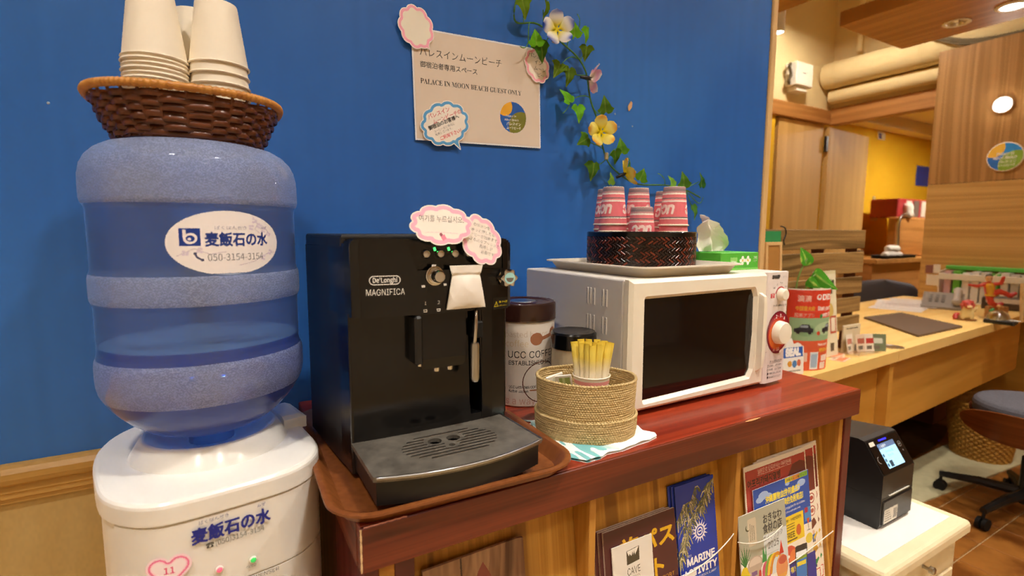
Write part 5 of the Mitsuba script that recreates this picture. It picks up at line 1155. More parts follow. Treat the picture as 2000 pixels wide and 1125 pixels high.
prof = Polygon([(PY + .004, prz), (PY, prz + .012), (PY, PZ1), (PY + .046, PZ2), (PY + .06, PZ2 + .003), (PY + .185, PZ2 - .012), (PY + .20, PZ2 - .03), (PY + .20, prz)]).buffer(-.004).buffer(.004)
pb = Manifold.extrude(cs(prof), PX1 - PX0)
M_yz = np.array([[0, 0, 1, PX0], [1, 0, 0, 0], [0, 1, 0, 0], [0, 0, 0, 1.0]])
b = tm(pb); b.apply_transform(M_yz); add('body', b, 'mat_black', smooth=30, parent=k)
add('seam', bx(PX0 - .0004, PX1 + .0004, PY - .0004, PY + .15, prz + .075, prz + .0765), 'mat_black_matte', parent=k)
ez_ = np.array([0, .046, PZ2 - PZ1]); tl_ = np.linalg.norm(ez_)
pm = frame((PX0, PY, PZ1), (1, 0, 0), ez_)
add('front_glass', mv(Manifold.extrude(cs(sbox(.004, .003, .146, tl_ - .003).buffer(-.004).buffer(.004)), .0016), 0, 0, .0), 'mat_black_gloss', parent=k, mtx=pm)
add('screen', flat(sbox(.036, .010, .112, tl_ - .016), .0021), 'mat_gloss', color='#7fb4d8', parent=k, mtx=pm, emitter={'type': 'area', 'radiance': {'type': 'rgb', 'value': [.13, .27, .42]}})
p = Print(.00015).rect(.036, tl_ - .028, .112, tl_ - .016, '#5f78a8').text(.042, tl_ - .0255, '1 待機中', .0080, '#cfe0f0', bold=1)
p.text(.055, tl_ - .040, 'ラベルを', .0080, '#5f8aa8', width=.036).text(.058, tl_ - .049, 'セット', .0080, '#5f8aa8', width=.026)
for i in range(3): p.oval(.041, .018 + .011 * i, .004, .004, '#4d6f8c')
p.rect(.050, .012, .064, .026, '#31465a')
p.add('screen_lettering', k, pm, z=.0022, mat='mat_matte')
add('status_light', flat(sbox(.052, tl_ - .0105, .088, tl_ - .0070), .0020), 'mat_gloss', color='#3030ff', parent=k, mtx=pm, emitter={'type': 'area', 'radiance': {'type': 'rgb', 'value': [.012, .016, 2.2]}}, label='glowing blue status bar')
p = Print(.00015).rect(.008, tl_ - .0165, .030, tl_ - .0065, '#d8d2c6'); p.poly(Point(.0170, .034).buffer(.008).difference(Point(.0170, .034).buffer(.0068)).intersection(sbox(0, .020, .018, .05)), '#9a9a98').poly(Point(.130, .052).buffer(.0068).difference(Point(.130, .052).buffer(.0058)), '#8a8a88').oval(.130, .052, .0022, .0022, '#8a8a88').oval(.132, .036, .002, .002, '#777777')
p.add('key_marks', k, pm, z=.0018)
add('paper_slot', bx(PX0 + .034, PX1 - .020, PY - .0022, PY + .002, prz + .0775, prz + .0795), 'mat_print', color='#c9c4ba', parent=k)
add('front_cover', bx(PX0 + .006, PX1 - .003, PY - .003, PY + .004, prz + .010, prz + .070, .002), 'mat_black', parent=k)
p = Print(.00015).rect(.012, .013, .075, .048, '#cfc8ba')
rnd = random.Random(6)
for i in range(5): p.rect(.016, .018 + .0058 * i, .016 + rnd.uniform(.02, .034), .0202 + .0058 * i, '#6d675e')
for i in range(9): p.rect(.056 + .0018 * i, .018, .0568 + .0018 * i + .0006 * (i % 3), .042, '#55504a')
p.add('rating_label', k, frame((PX0, PY - .0031, prz), (1, 0, 0)))
add('latch', bx(PX1 - .001, PX1 + .004, PY + .006, PY + .022, prz + .070, prz + .088, .0015), 'mat_black_matte', parent=k)

# ---------------------------------------------------------------- reception desk
DZ = .745
def dy(x): return .905 + (x - 1.55) * .0575
k = thing('reception_desk', 'long light wood reception desk reaching to the wood-clad wall', 'desk')
def dslab(x0, x1, z0, z1, y_in=0.0, depth=.74): return tm(Manifold.hull_points(np.array([(x, y, z) for x in (x0, x1) for y in (dy(x) + y_in, dy(x) + depth) for z in (z0, z1)])))
add('desk_top', dslab(1.50, 2.282, DZ - .042, DZ), 'mat_desk_top', parent=k)
add('desk_top', dslab(2.285, 4.340, DZ - .042, DZ), 'mat_desk_top', parent=k)
add('front_panel', dslab(1.52, 2.235, .02, DZ - .042, .050, .068), 'mat_desk_side', parent=k)
add('end_panel', dslab(2.238, 2.272, 0, DZ - .042, .010, .70), 'mat_desk_side', parent=k)
add('apron_panel', dslab(2.30, 4.10, .400, DZ - .042, .045, .063), 'mat_desk_side', parent=k)
add('end_panel', dslab(4.30, 4.335, 0, DZ - .042, .010, .70), 'mat_desk_side', parent=k)
add('rear_panel', dslab(2.30, 4.30, .06, DZ - .05, .62, .64), 'mat_dark_wood', parent=k)
add('pedestal', dslab(3.70, 4.15, .05, DZ - .06, .30, .60), 'mat_dark_wood', parent=k)
add('cable_grommet', lathe([(.040, DZ - .002), (.041, DZ + .0025), (.034, DZ + .003), (.032, DZ + .001), (0, DZ + .001)], 30, (2.335, .995, 0)), 'mat_steel', smooth=35, parent=k)

# slatted board standing on the desk
k = thing('slat_board', 'brown wooden slatted board standing on the desk just past the blue wall', 'slat board')
for i, (z0, z1) in enumerate(((1.141, 1.212), (1.046, 1.127), (.967, 1.031), (.892, .951), (.822, .878))):
    add('slat', bx(1.60 - .02, 2.208 - .002 * (i % 2), 1.062, 1.074, z0, z1, .002), 'mat_slat', parent=k)
for x in (1.625, 1.92, 2.15): add('batten', bx(x - .03, x + .03, 1.075, 1.090, .747, 1.205, .002), 'mat_dark_wood', parent=k)
for x in (1.625, 2.15): add('foot', bx(x - .016, x + .016, 1.03, 1.20, DZ + .0004, DZ + .026, .002), 'mat_dark_wood', parent=k)
k = thing('green_notice', 'green notice hanging at the left end of the slatted board', 'notice')
add('sheet', bx(1.562, 1.650, 1.055, 1.058, 1.125, 1.206, .0005), 'mat_print', color='#2d8a52', parent=k)
add('hook', tube(spline([(1.648, 1.058, 1.222), (1.652, 1.05, 1.220), (1.668, 1.050, 1.196), (1.660, 1.05, 1.18), (1.664, 1.05, 1.16)], 20), .0025, 6), 'mat_black', smooth=True, parent=k)
k = thing('picture_frame', 'small light wood frame with a cork panel leaning before the green notice', 'frame')
fm = Manifold.extrude(cs(sbox(0, 0, .086, .115).difference(sbox(.011, .011, .075, .104))), .008)
FM = frame((1.556, 1.047, 1.055), (1, 0, 0), (0, .05, 1))
add('frame', fm, 'mat_edge_trim', parent=k, mtx=FM); add('panel', mv(sheet(.066, .095, .002), .010, .010, .005), 'mat_print', color='#a9793f', parent=k, mtx=FM)
k = thing('hanging_tag', 'white tag with a blue drawing below the small cork frame', 'tag')
TM_ = frame((1.572, 1.044, .985), (1, 0, 0)) @ trimesh.transformations.rotation_matrix(math.radians(-6), [0, 0, 1])
add('card', sheet(.095, .074, .001, .006), 'mat_print', color='#dcdad6', parent=k, mtx=TM_)
Print(.0003).poly(Polygon([(.035, .045), (.05, .056), (.066, .058), (.074, .05), (.06, .046), (.052, .04)]), '#2e5aa6').oval(.062, .05, .008, .007, '#2e5aa6').line([(.005, .06), (.03, .05)], .002, '#6f8fc0').add('print', k, TM_, z=.0004)
# printed sheet leaning on the board, bent flyer in front
k = thing('notice_sheet', 'pale tall printed notice leaning on the slatted board behind the red flyer', 'notice')
NS_ = frame((1.845, 1.020, DZ + .001), (1, .02, 0), (0, .10, 1))
add('sheet', sheet(.150, .318, .0012), 'mat_print', color='#ddd5b8', parent=k, mtx=NS_)
Print(.0003).text(.060, .262, '防止対策', .026, '#3c4a34', bold=2, width=.080).text(.080, .232, '点検実', .020, '#3c3a30', bold=2, width=.045).oval(.105, .170, .022, .028, '#c9ad62').rect(.102, .085, .142, .150, '#b0503e').rect(.108, .093, .136, .143, '#e2d8c2').rect(.100, .020, .124, .050, '#5a5040').rect(.030, .265, .055, .285, '#6d7a5a').rect(.0, .306, .15, .318, '#d2caa4').add('print', k, NS_, z=.0004)
k = thing('red_flyer', 'red and green ride-app flyer bent upright at the front of the desk', 'flyer')
arc = spline([(1.636, 1.010), (1.652, .972), (1.690, .946), (1.735, .938), (1.775, .948), (1.806, .972)], 80)
al = np.r_[0, np.cumsum(np.linalg.norm(np.diff(arc, axis=0), axis=1))]; AL = al[-1]
an = np.gradient(arc, axis=0); an = np.c_[an[:, 1], -an[:, 0]]; an /= np.linalg.norm(an, axis=1, keepdims=True)
def bend_fly(v):
    s_ = v[:, 0]; q = np.c_[np.interp(s_, al, arc[:, 0]), np.interp(s_, al, arc[:, 1])]; nn = np.c_[np.interp(s_, al, an[:, 0]), np.interp(s_, al, an[:, 1])]
    return np.c_[q + nn * v[:, 2:3], DZ + .001 + v[:, 1]]
FH = .272
sv, sf = trimesh.remesh.subdivide_to_size(np.array([(0, 0, 0), (AL, 0, 0), (AL, FH, 0), (0, FH, 0.0)]), np.array([[0, 1, 2], [0, 2, 3]]), .012, max_iter=12)
add('sheet', cat_((bend_fly(sv), sf), (bend_fly(sv - [0, 0, .0008]), sf[:, ::-1])), 'mat_print', color='#e3d9d2', parent=k)
p = Print(.0003).rect(0, .100, AL, FH - .004, '#cc3a26').rect(0, 0, AL, .100, '#d25a38').rect(.01, .100, AL, .176, '#8fae84').oval(.14, .140, .05, .022, '#a9c39a').oval(.06, .135, .03, .02, '#7d9f74')
p.text(.030, FH - .040, '滴滴', .022, '#e6b7a8', bold=2).text(.026, FH - .070, '中国最大級', .0160, '#d99a34', bold=2, width=.060).text(.024, FH - .092, '配車アプリ', .0140, '#e0a898', bold=1, width=.060)
p.text(.113, FH - .036, 'DiDi', .024, '#f0e6e0', which='inter', bold=3, width=.056).poly(Point(.100, FH - .027).buffer(.0095).difference(Point(.100, FH - .025).buffer(.005)), '#f0e6e0').text(.096, FH - .070, 'Start your trip', .0170, '#f0e6e0', which='inter', bold=2, width=.086).text(.116, FH - .092, 'with DiDi', .0165, '#f0e6e0', which='inter', bold=2, width=.062)
for cx in (.055, .150):
    p.poly(Polygon([(cx - .030, .128), (cx - .030, .140), (cx - .016, .143), (cx - .008, .155), (cx + .014, .155), (cx + .022, .143), (cx + .030, .140), (cx + .030, .128)]), '#24262e').rect(cx - .012, .144, cx + .012, .152, '#8a97a0').oval(cx - .018, .128, .006, .006, '#15151a').oval(cx + .018, .128, .006, .006, '#15151a')
p.oval(.105, .125, .007, .007, '#c2452f').text(.106, .083, 'New users', .0110, '#f0d8cc', which='inter', bold=2, width=.050).text(.112, .062, '¥500 off', .0150, '#e6b23a', which='inter', bold=3, width=.056).rect(.080, .004, .110, .062, '#dfe4ea').rect(.083, .010, .107, .056, '#9fb6cf').rect(.030, .030, .070, .060, '#e2c4b6').rect(.034, .004, .058, .028, '#d9c9bd').rect(.120, .004, .150, .026, '#e2cfc4').rect(.124, .030, .165, .050, '#e6cfc4').oval(.112, .182, .006, .007, '#3f7a3c')
p.add('print', k, bend=bend_fly, seg=.010)
k = thing('seal_card', 'small white card reading SEAL beside the microwave corner', 'card')
SM = frame((1.535, .948, DZ + .001), (1, -.12, 0), (0, .08, 1)) @ trimesh.transformations.rotation_matrix(math.radians(0), [0, 0, 1])
add('card', Manifold.extrude(cs(Polygon([(0, 0), (.092, 0), (.096, .088), (.07, .104), (.05, .100), (.04, .122), (.02, .110), (0, .10)])), .0012), 'mat_print', color='#e3e0da', parent=k, mtx=SM)
Print(.0003).rect(.002, .058, .090, .090, '#2c58a8').text(.046, .064, 'SEAL', .030, '#eceae6', which='inter', bold=6, anchor='c', width=.070).oval(.030, .038, .010, .010, '#c9923a').oval(.052, .036, .010, .012, '#4a7ab0').oval(.072, .038, .009, .011, '#c0664a').rect(.02, .012, .08, .016, '#8a8682').add('print', k, SM, z=.0013)
# pothos in a glass vase
k = thing('potted_pothos', 'pothos cutting with green leaves in a small glass behind the red flyer', 'plant')
add('glass', lathe([(0, DZ + .001), (.034, DZ + .001), (.036, DZ + .006), (.042, DZ + .15), (.040, DZ + .15), (.034, DZ + .008), (0, DZ + .008)], 32, (1.700, 1.010, 0)), 'mat_glass', smooth=40, parent=k)
st = spline([(1.700, 1.010, DZ + .02), (1.690, 1.008, .95), (1.675, 1.004, 1.04), (1.690, .998, 1.09), (1.705, .995, 1.115)], 40)
add('stem', tube(st, .0028, 7), 'mat_paint', color='#6f8f45', smooth=True, parent=k)
add('stem', tube(spline([(1.70, 1.012, DZ + .02), (1.71, 1.0, .95), (1.72, .990, 1.04), (1.742, .985, 1.060)], 30), .0028, 7), 'mat_paint', color='#6f8f45', smooth=True, parent=k)
def heart_leaf(L, W):
    nu, nv = 11, 18; u, v = np.meshgrid(np.linspace(-1, 1, nu), np.linspace(0, 1, nv), indexing='ij')
    w = W * np.sin(math.pi * v ** .62) ** .9; x = u * w; y = v * L - .08 * L * np.abs(u) * (1 - v); z = .28 * np.abs(x) - .35 * L * v ** 2
    i, j = np.meshgrid(np.arange(nu - 1), np.arange(nv - 1), indexing='ij'); q = (i * nv + j).ravel()
    c = np.array(lin('#4f9a2e'))[None] * np.ones((nu * nv, 1)); g = np.exp(-(u.ravel() / .12) ** 2)[:, None]
    c = c * (1 - .5 * g) + np.array(lin('#b8d070')) * .5 * g; sp_ = (meshkit.noise(np.stack([x * 90, y * 40, x * 0], -1).reshape(-1, 3), 2) > .72)[:, None]; c = np.where(sp_, np.array(lin('#a9c65a')), c)
    return (np.stack([x, y, z], -1).reshape(-1, 3), np.c_[q, q + nv, q + nv + 1, q + 1]), c
for o_, ex_, ey_, L, W in (((1.702, .994, 1.095), (.8, -.2, .1), (.45, -.1, .75), .058, .027), ((1.738, .984, 1.066), (.55, -.1, .75), (.72, -.1, -.62), .092, .030), ((1.706, .985, 1.045), (.4, -.2, .6), (.8, -.3, .25), .045, .02)):
    m_, c_ = heart_leaf(L, W); add('leaf', m_, 'mat_leaf', smooth=True, color=c_, parent=k, mtx=frame(o_, ex_, ey_))
# card holder, loose cards
k = thing('card_holder', 'small stepped holder with business cards near the front edge of the desk', 'card holder')
add('back', bx(2.045, 2.165, 1.035, 1.041, DZ + .0005, DZ + .105, .001), 'mat_print', color='#d8ccae', parent=k)
add('base', bx(2.030, 2.180, .965, 1.046, DZ + .0003, DZ + .006, .001), 'mat_glass', parent=k)
add('side', bx(2.024, 2.030, .965, 1.046, DZ + .0003, DZ + .055, .001), 'mat_glass', parent=k)
Print(.0003).rect(.018, .090, .100, .094, '#6d6555').add('print', k, frame((2.045, 1.0345, DZ), (1, 0, 0)))
for i, (x, y, c, c2, rz_, lb) in enumerate(((2.040, 1.012, '#d8cfc0', '#b86a5a', 4, 'cream and red'), (2.085, 1.002, '#d4bfa8', '#a35a48', -14, 'beige'), (2.122, .992, '#dcd2c0', '#b23a34', -22, 'white with a red mark'), (2.150, .985, '#6f7a5e', '#c9cfc0', -40, 'dark green'))):
    kk = thing('business_card', f'{lb} business card standing in the holder on the desk', 'card', 'business cards in the holder')
    m = frame((x, y, DZ + .007), (math.cos(math.radians(rz_)), math.sin(math.radians(rz_)), 0), (0, .18, 1))
    add('card', sheet(.052, .066, .0008), 'mat_print', color=c, parent=kk, mtx=m); Print(.0003).rect(.006, .030, .040, .050, c2).rect(.008, .008, .03, .022, '#6a6258').add('print', kk, m, z=.0003)
for i, (x, y, r_) in enumerate(((1.905, .955, 12), (1.965, .985, 26), (1.935, 1.000, 5))):
    kk = thing('loose_card', ('orange and white card lying flat in front of the holder, nearest the red flyer', 'orange card lying flat in front of the holder, nearest the holder', 'white and orange card lying flat behind the other two')[i], 'card', 'cards lying flat on the desk')
    m = frame((x, y, DZ + .0005 + .0012 * i), (math.cos(math.radians(r_)), math.sin(math.radians(r_)), 0), (-math.sin(math.radians(r_)), math.cos(math.radians(r_)), 0))
    add('card', mv(sheet(.085, .050, .0008), 0, 0, .0008), 'mat_print', color='#dcc0a4', parent=kk, mtx=m); Print(.0002).rect(.004, .006, .081, .030, '#cf7a52').rect(.01, .036, .06, .042, '#b08a74').add('print', kk, m, z=.0009)
# mat, papers
pad = Polygon([(2.655, 1.035), (3.120, 1.040), (3.345, 1.395), (2.985, 1.415)])
add('desk_mat', ext(pad.buffer(-.004).buffer(.004), DZ + .0004, DZ + .010, .002), 'mat_pad' if False else M('mat_pad', '#5c4a3c', .55, .4), smooth=30, label='dark grey-brown desk mat lying in the middle of the desk', cat='desk mat')
for i, (x, y, r_, w, h, c) in enumerate(((3.50, 1.36, 14, .48, .26, '#e0dcd8'), (3.62, 1.40, 22, .42, .24, '#e8e5e2'), (3.74, 1.38, 8, .40, .27, '#ddd7d6'), (3.88, 1.42, 30, .30, .22, '#e4e0dc'))):
    m = frame((x, y, DZ + .0006 + .0022 * i), (math.cos(math.radians(r_)), math.sin(math.radians(r_)), 0), (-math.sin(math.radians(r_)), math.cos(math.radians(r_)), 0))
    kk = thing('paper_sheet', ('white paper in the loose pile at the back of the desk, lowest on the left', 'white paper second from the bottom of the loose pile at the back of the desk', 'white paper third from the bottom of the loose pile at the back of the desk', 'white paper topmost of the loose pile at the back of the desk')[i], 'paper', 'papers on the desk')
    add('sheet', mv(sheet(w, h, .0014), 0, 0, .0014), 'mat_print', color=c, parent=kk, mtx=m)
    q_ = Print(.0002); [q_.rect(.03, h - .04 - .02 * j, w - .06, h - .037 - .02 * j, '#c9c6cc') for j in range(4)]; q_.add('print', kk, m, z=.0015)
# figures, bell, phone
def blob(bones, refine=.006, it=8):
    ms = [Manifold.batch_hull([Manifold.sphere(r0, 14).translate(p0), Manifold.sphere(r1, 14).translate(p1)]) for p0, r0, p1, r1 in bones]
    u_ = Manifold.batch_boolean(ms, m3.OpType.Add).refine_to_length(refine); t_ = tm(u_); t_.merge_vertices(); trimesh.smoothing.filter_taubin(t_, iterations=it); return t_
FV = frame((3.410, 1.125, DZ + .0008), (.72, -.69, 0), (0, 0, 1))       # local: x to the right in view, y up, z towards the camera
FV[:3, :3] = np.c_[(.55, -.835, 0), (0, 0, 1), (-.835, -.55, 0)]
lion = thing('lion_statue', 'small red and cream guardian lion statue on the desk before the phone', 'statue')
add('body', blob([((0, .030, 0), .026, (0, .066, .004), .022), ((-.018, .012, .010), .011, (-.012, .040, .010), .013), ((.018, .012, .010), .011, (.014, .040, .010), .013), ((-.020, .010, -.012), .012, (-.012, .03, -.006), .016), ((.022, .010, -.012), .012, (.014, .03, -.006), .016), ((.024, .052, .006), .008, (.034, .066, .008), .007)], .006), 'mat_paint', color='#d8c489', smooth=True, parent=lion, mtx=FV)
add('head', blob([((0, .084, .012), .021, (0, .078, .026), .016), ((-.016, .100, .006), .006, (-.013, .094, .010), .008), ((.016, .100, .006), .006, (.013, .094, .010), .008)], .005), 'mat_paint', color='#b8403a', smooth=True, parent=lion, mtx=FV)
a = np.linspace(0, 2 * math.pi, 26, endpoint=False)
add('mane', tube(np.c_[.023 * np.cos(a), .080 + .021 * np.sin(a), .004 + 0 * a], .0085 + .0022 * np.cos(a * 8), 7, True), 'mat_paint', color='#c25a4c', smooth=True, parent=lion, mtx=FV)
add('muzzle', blob([((-.005, .076, .036), .007, (.005, .076, .036), .007), ((0, .082, .036), .004, (0, .082, .038), .004)], .004), 'mat_paint', color='#e0cfa0', smooth=True, parent=lion, mtx=FV)
for s in (-1, 1): add('eye', mv(trimesh.creation.icosphere(2, .0038), s * .008, .089, .031), 'mat_paint', color='#2a1a14', smooth=True, parent=lion, mtx=FV)
add('tail', tube(spline([(-.022, .02, -.014), (-.040, .025, -.010), (-.044, .012, -.004), (-.040, .004, 0)], 16), np.linspace(.009, .012, 16), 8), 'mat_paint', color='#b8403a', smooth=True, parent=lion, mtx=FV)
add('base', ext(affinity.scale(Point(0, 0).buffer(1), .044, .032), 0, .006), 'mat_paint', color='#8a5a30', parent=lion, mtx=FV @ np.array([[1, 0, 0, 0], [0, 0, 1, 0], [0, -1, 0, 0], [0, 0, 0, 1.0]]))
fig = thing('figurine', 'red and yellow figurine in a flying kick pose on a clear stand', 'figurine')
GV = FV.copy(); GV[:3, 3] = (3.580, 1.100, DZ + .0008)
add('body', blob([((.008, .128, 0), .020, (.002, .172, .004), .024), ((.002, .172, .004), .016, (-.002, .196, .006), .010), ((-.016, .186, .004), .010, (-.048, .172, .010), .0085), ((-.048, .172, .010), .0085, (-.084, .178, .012), .0065), ((.020, .186, .004), .010, (.046, .192, .012), .009), ((.046, .192, .012), .009, (.052, .224, .016), .0075),
     ((.016, .128, .002), .017, (.040, .150, .012), .014), ((.040, .150, .012), .014, (.082, .132, .014), .011), ((.006, .122, 0), .017, (.014, .086, .010), .014), ((.014, .086, .010), .014, (.040, .072, -.010), .011)], .006), 'mat_paint', color='#c43a24', smooth=True, parent=fig, mtx=GV)
add('head', blob([((-.004, .212, .008), .0145, (-.004, .220, .008), .0150)], .005), 'mat_paint', color='#d9a878', smooth=True, parent=fig, mtx=GV)
add('hair', blob([((-.004, .226, .004), .0150, (-.004, .222, .000), .0150), ((-.014, .226, .008), .006, (.006, .230, .010), .006)], .005), 'mat_paint', color='#2a2320', smooth=True, parent=fig, mtx=GV)
for s in (-1, 1): add('eye', mv(trimesh.creation.icosphere(2, .0020), -.004 + s * .0055, .216, .0225), 'mat_paint', color='#1c1412', smooth=True, parent=fig, mtx=GV)
add('vest', blob([((.006, .140, .008), .017, (.001, .174, .011), .020)], .006), 'mat_paint', color='#d8a02c', smooth=True, parent=fig, mtx=GV)
add('belt', tube(np.c_[.010 + .021 * np.cos(a), .126 + 0 * a, .002 + .019 * np.sin(a)], .004, 6, True), 'mat_paint', color='#e0c23a', smooth=True, parent=fig, mtx=GV)
for p0 in ((.086, .130, .016), (.046, .070, -.012)): add('boot', blob([(p0, .013, (p0[0] + .016, p0[1] + .012, p0[2] + .004), .010)], .005), 'mat_paint', color='#b02a26', smooth=True, parent=fig, mtx=GV)
add('stand', cat_(tube([(.000, .002, 0), (.004, .06, 0), (.008, .116, 0)], .0035, 8), mv(bx(-.030, .030, 0, .004, -.024, .024, .001), 0, 0, 0)), 'mat_glass', smooth=40, parent=fig, mtx=GV)
sfig = thing('gnome_figurine', 'tiny figurine with a green hat and blue clothes next to the service bell', 'figurine')
SV = FV.copy(); SV[:3, 3] = (3.500, 1.050, DZ + .0008)
add('body', blob([((-.005, .004, 0), .005, (-.004, .018, 0), .007), ((.005, .004, 0), .005, (.004, .018, 0), .007), ((0, .018, 0), .009, (0, .030, 0), .008), ((-.008, .028, 0), .004, (-.015, .018, .004), .0035), ((.008, .028, 0), .004, (.013, .018, .004), .0035)], .004), 'mat_paint', color='#34509c', smooth=True, parent=sfig, mtx=SV)
add('head', mv(trimesh.creation.icosphere(2, .009), 0, .043, .001), 'mat_paint', color='#e0b48c', smooth=True, parent=sfig, mtx=SV)
add('hat', blob([((-.010, .053, 0), .005, (.010, .053, 0), .005), ((0, .056, 0), .009, (0, .060, 0), .007)], .004), 'mat_paint', color='#2f9a5a', smooth=True, parent=sfig, mtx=SV)
bell = thing('service_bell', 'chrome service bell on a black base near the right end of the desk', 'bell')
add('base', ext(Polygon([(3.395, .930), (3.500, .945), (3.520, 1.065), (3.405, 1.055)]).buffer(-.008).buffer(.008), DZ + .0004, DZ + .020, .005), 'mat_black', smooth=30, parent=bell)
add('dome', lathe([(.046, DZ + .0195), (.0465, DZ + .024), (.043, DZ + .040), (.034, DZ + .054), (.020, DZ + .063), (.008, DZ + .066), (0, DZ + .0665)], 40, (3.450, 1.010, 0)), 'mat_chrome', smooth=True, parent=bell)
add('plunger', lathe([(.004, DZ + .065), (.004, DZ + .078), (.011, DZ + .082), (.011, DZ + .088), (.006, DZ + .093), (0, DZ + .094)], 24, (3.450, 1.010, 0)), 'mat_paint', color='#b98a50', smooth=True, parent=bell)
add('plate', bx(-.026, .026, -.012, .012, 0, .003, .001), 'mat_print', color='#d9d4c8', parent=bell, mtx=rotz(80, (3.440, .948, DZ + .0202)))
phn = thing('desk_telephone', 'grey desk telephone with its sloping front behind the lion statue', 'telephone')
tb = Manifold.hull_points(np.array([(x, y, z) for x, z in ((0, .012), (0, .0), (.26, 0), (.26, .075), (.22, .082)) for y in (0, .20)]))
PHM = rotz(18, (3.80, 1.270, DZ + .0006))
add('body', tm(tb), 'mat_print', color='#8f8a84', parent=phn, mtx=PHM)
hs = blob([((.03, .035, .052), .018, (.20, .035, .098), .018), ((.03, .035, .048), .024, (.045, .035, .050), .022), ((.195, .035, .094), .022, (.21, .035, .098), .024)], .012)
add('handset', hs, 'mat_print', color='#b5afa8', smooth=True, parent=phn, mtx=PHM)
for i in range(3):
    for j in range(4): add('key', bx(.07 + .032 * j, .088 + .032 * j, .090 + .03 * i, .108 + .03 * i, .034 + .0095 * j, .041 + .0095 * j, .001), 'mat_print', color='#5e5a56', parent=phn, mtx=PHM)
bxk = thing('card_terminal', 'dark box with a pale printed front in front of the file holder', 'box')
BM = rotz(-80, (4.030, 1.265, DZ + .0006))
add('body', bx(0, .20, 0, .10, 0, .075, .006), 'mat_print', color='#4a3a30', parent=bxk, mtx=BM)
add('label', bx(.020, .185, -.002, .002, .042, .068), 'mat_print', color='#cfcac2', parent=bxk, mtx=BM)
add('card_box', bx(-.045, .045, -.02, .02, 0, .062, .003), 'mat_print', color='#a5713a', mtx=rotz(-40, (3.655, 1.080, DZ + .0006)), label='small brown cardboard box behind the service bell', cat='box')
fh = thing('file_holder', 'white file holder full of green-edged papers against the wood-clad wall', 'file holder')
YA, YB = 1.565, .98
add('base', bx(4.235, 4.335, YB, YA, DZ + .0005, DZ + .006, .001), 'mat_cream_plastic', parent=fh)
for y in (YA, (YA + YB) / 2, YB + .01): add('divider', tm(Manifold.hull_points(np.array([(x, yy, z) for yy in (y - .006, y) for x, z in ((4.235, DZ + .004), (4.335, DZ + .004), (4.335, DZ + .215), (4.225, DZ + .200))]))), 'mat_cream_plastic', parent=fh)
add('front_rail', bx(4.225, 4.232, YB, YA, DZ + .150, DZ + .190, .002), 'mat_cream_plastic', parent=fh)
cols = ['#c9a0a8', '#5fb53a', '#e5e2de', '#e5e2de', '#d8d5d0', '#5fb53a', '#e0ddd8', '#c4c0ba', '#dcd9d4', '#e5e2de', '#d4d0ca']
for i, c in enumerate(cols):
    y = YA - .030 - i * .048
    kk = add('file', bx(4.238, 4.33, y - .036, y, DZ + .0068, DZ + .205 + .006 * math.sin(i * 2.3), .001), 'mat_print', color=c, label=f'{("pink", "narrow green", "white", "white", "pale grey", "green", "white", "grey", "pale", "white", "grey")[i]} file standing {("first", "second", "third", "fourth", "fifth", "sixth", "seventh", "eighth", "ninth", "tenth", "eleventh")[i]} from the left in the white holder', cat='file', group='files in the white holder')
add('folder', bx(4.300, 4.342, YB, YA - .01, DZ + .215, DZ + .240, .002), 'mat_print', color='#56b84a', label='long green folder lying across the top of the files', cat='folder')
ek = thing('small_easel', 'pale wooden easel frame at the right end of the desk', 'frame')
for dx_ in (0, .05): add('leg', tube([(3.575 + dx_ * .2, .955 - dx_ * 1.6, DZ + .001), (3.60 + dx_ * .2, .975 - dx_ * 1.6, DZ + .20)], .008, 6), 'mat_edge_trim', parent=ek)
add('board', bx(-.006, .006, -.13, .02, .03, .24, .002), 'mat_print', color='#cbb892', parent=ek, mtx=rotz(-8, (3.612, .945, DZ)))

# badge and notes on the wood-clad wall
k = thing('round_badge', 'round blue, green and yellow badge with white lettering on the wood wall', 'sign')
BGM = frame((4.344, 1.319, 1.683), (0, -1, 0))
add('plate', lathe([(0, 0), (.090, 0), (.090, .008), (.086, .010), (0, .010)], 48), 'mat_print', color='#e8e4da', smooth=35, parent=k, mtx=BGM)
D0 = Point(0, 0).buffer(.085, 40)
p = Print(.0005).poly(D0, '#2c8fe0').poly(D0.intersection(sbox(-.1, -.1, -.02, .02)), '#2f72cc').poly(D0.intersection(Point(.055, -.050).buffer(.085, 30)), '#86ad3c').poly(D0.intersection(Point(-.062, .060).buffer(.060, 30)), '#f0c24a')
p.text(0, .010, 'Palace in', .024, '#f4f2ea', anchor='c', slant=14, bold=2, width=.085).text(0, -.014, 'Moon Beach', .024, '#f4f2ea', anchor='c', slant=14, bold=2, width=.115).text(.012, -.038, 'パレス イン', .020, '#f4f2ea', anchor='c', bold=2, width=.085).text(.010, -.060, 'ムーンビーチ', .018, '#f4f2ea', anchor='c', bold=2, width=.085)
p.add('print', k, BGM, z=.0101)
for i, (y0, y1, z0, z1, c, lb) in enumerate(((1.640, 1.600, .925, .985, '#e6e0d4', 'upper white note on the wood wall above the other white note'), (1.686, 1.642, .922, .980, '#8a5a55', 'small dark photo beside the upper white note on the wood wall'), (1.676, 1.592, .838, .912, '#e3dccd', 'lower white note on the wood wall'))):
    add('wall_note', bx(4.3425, 4.3448, y1, y0, z0, z1, .0005), 'mat_print', color=c, label=lb, cat='note')

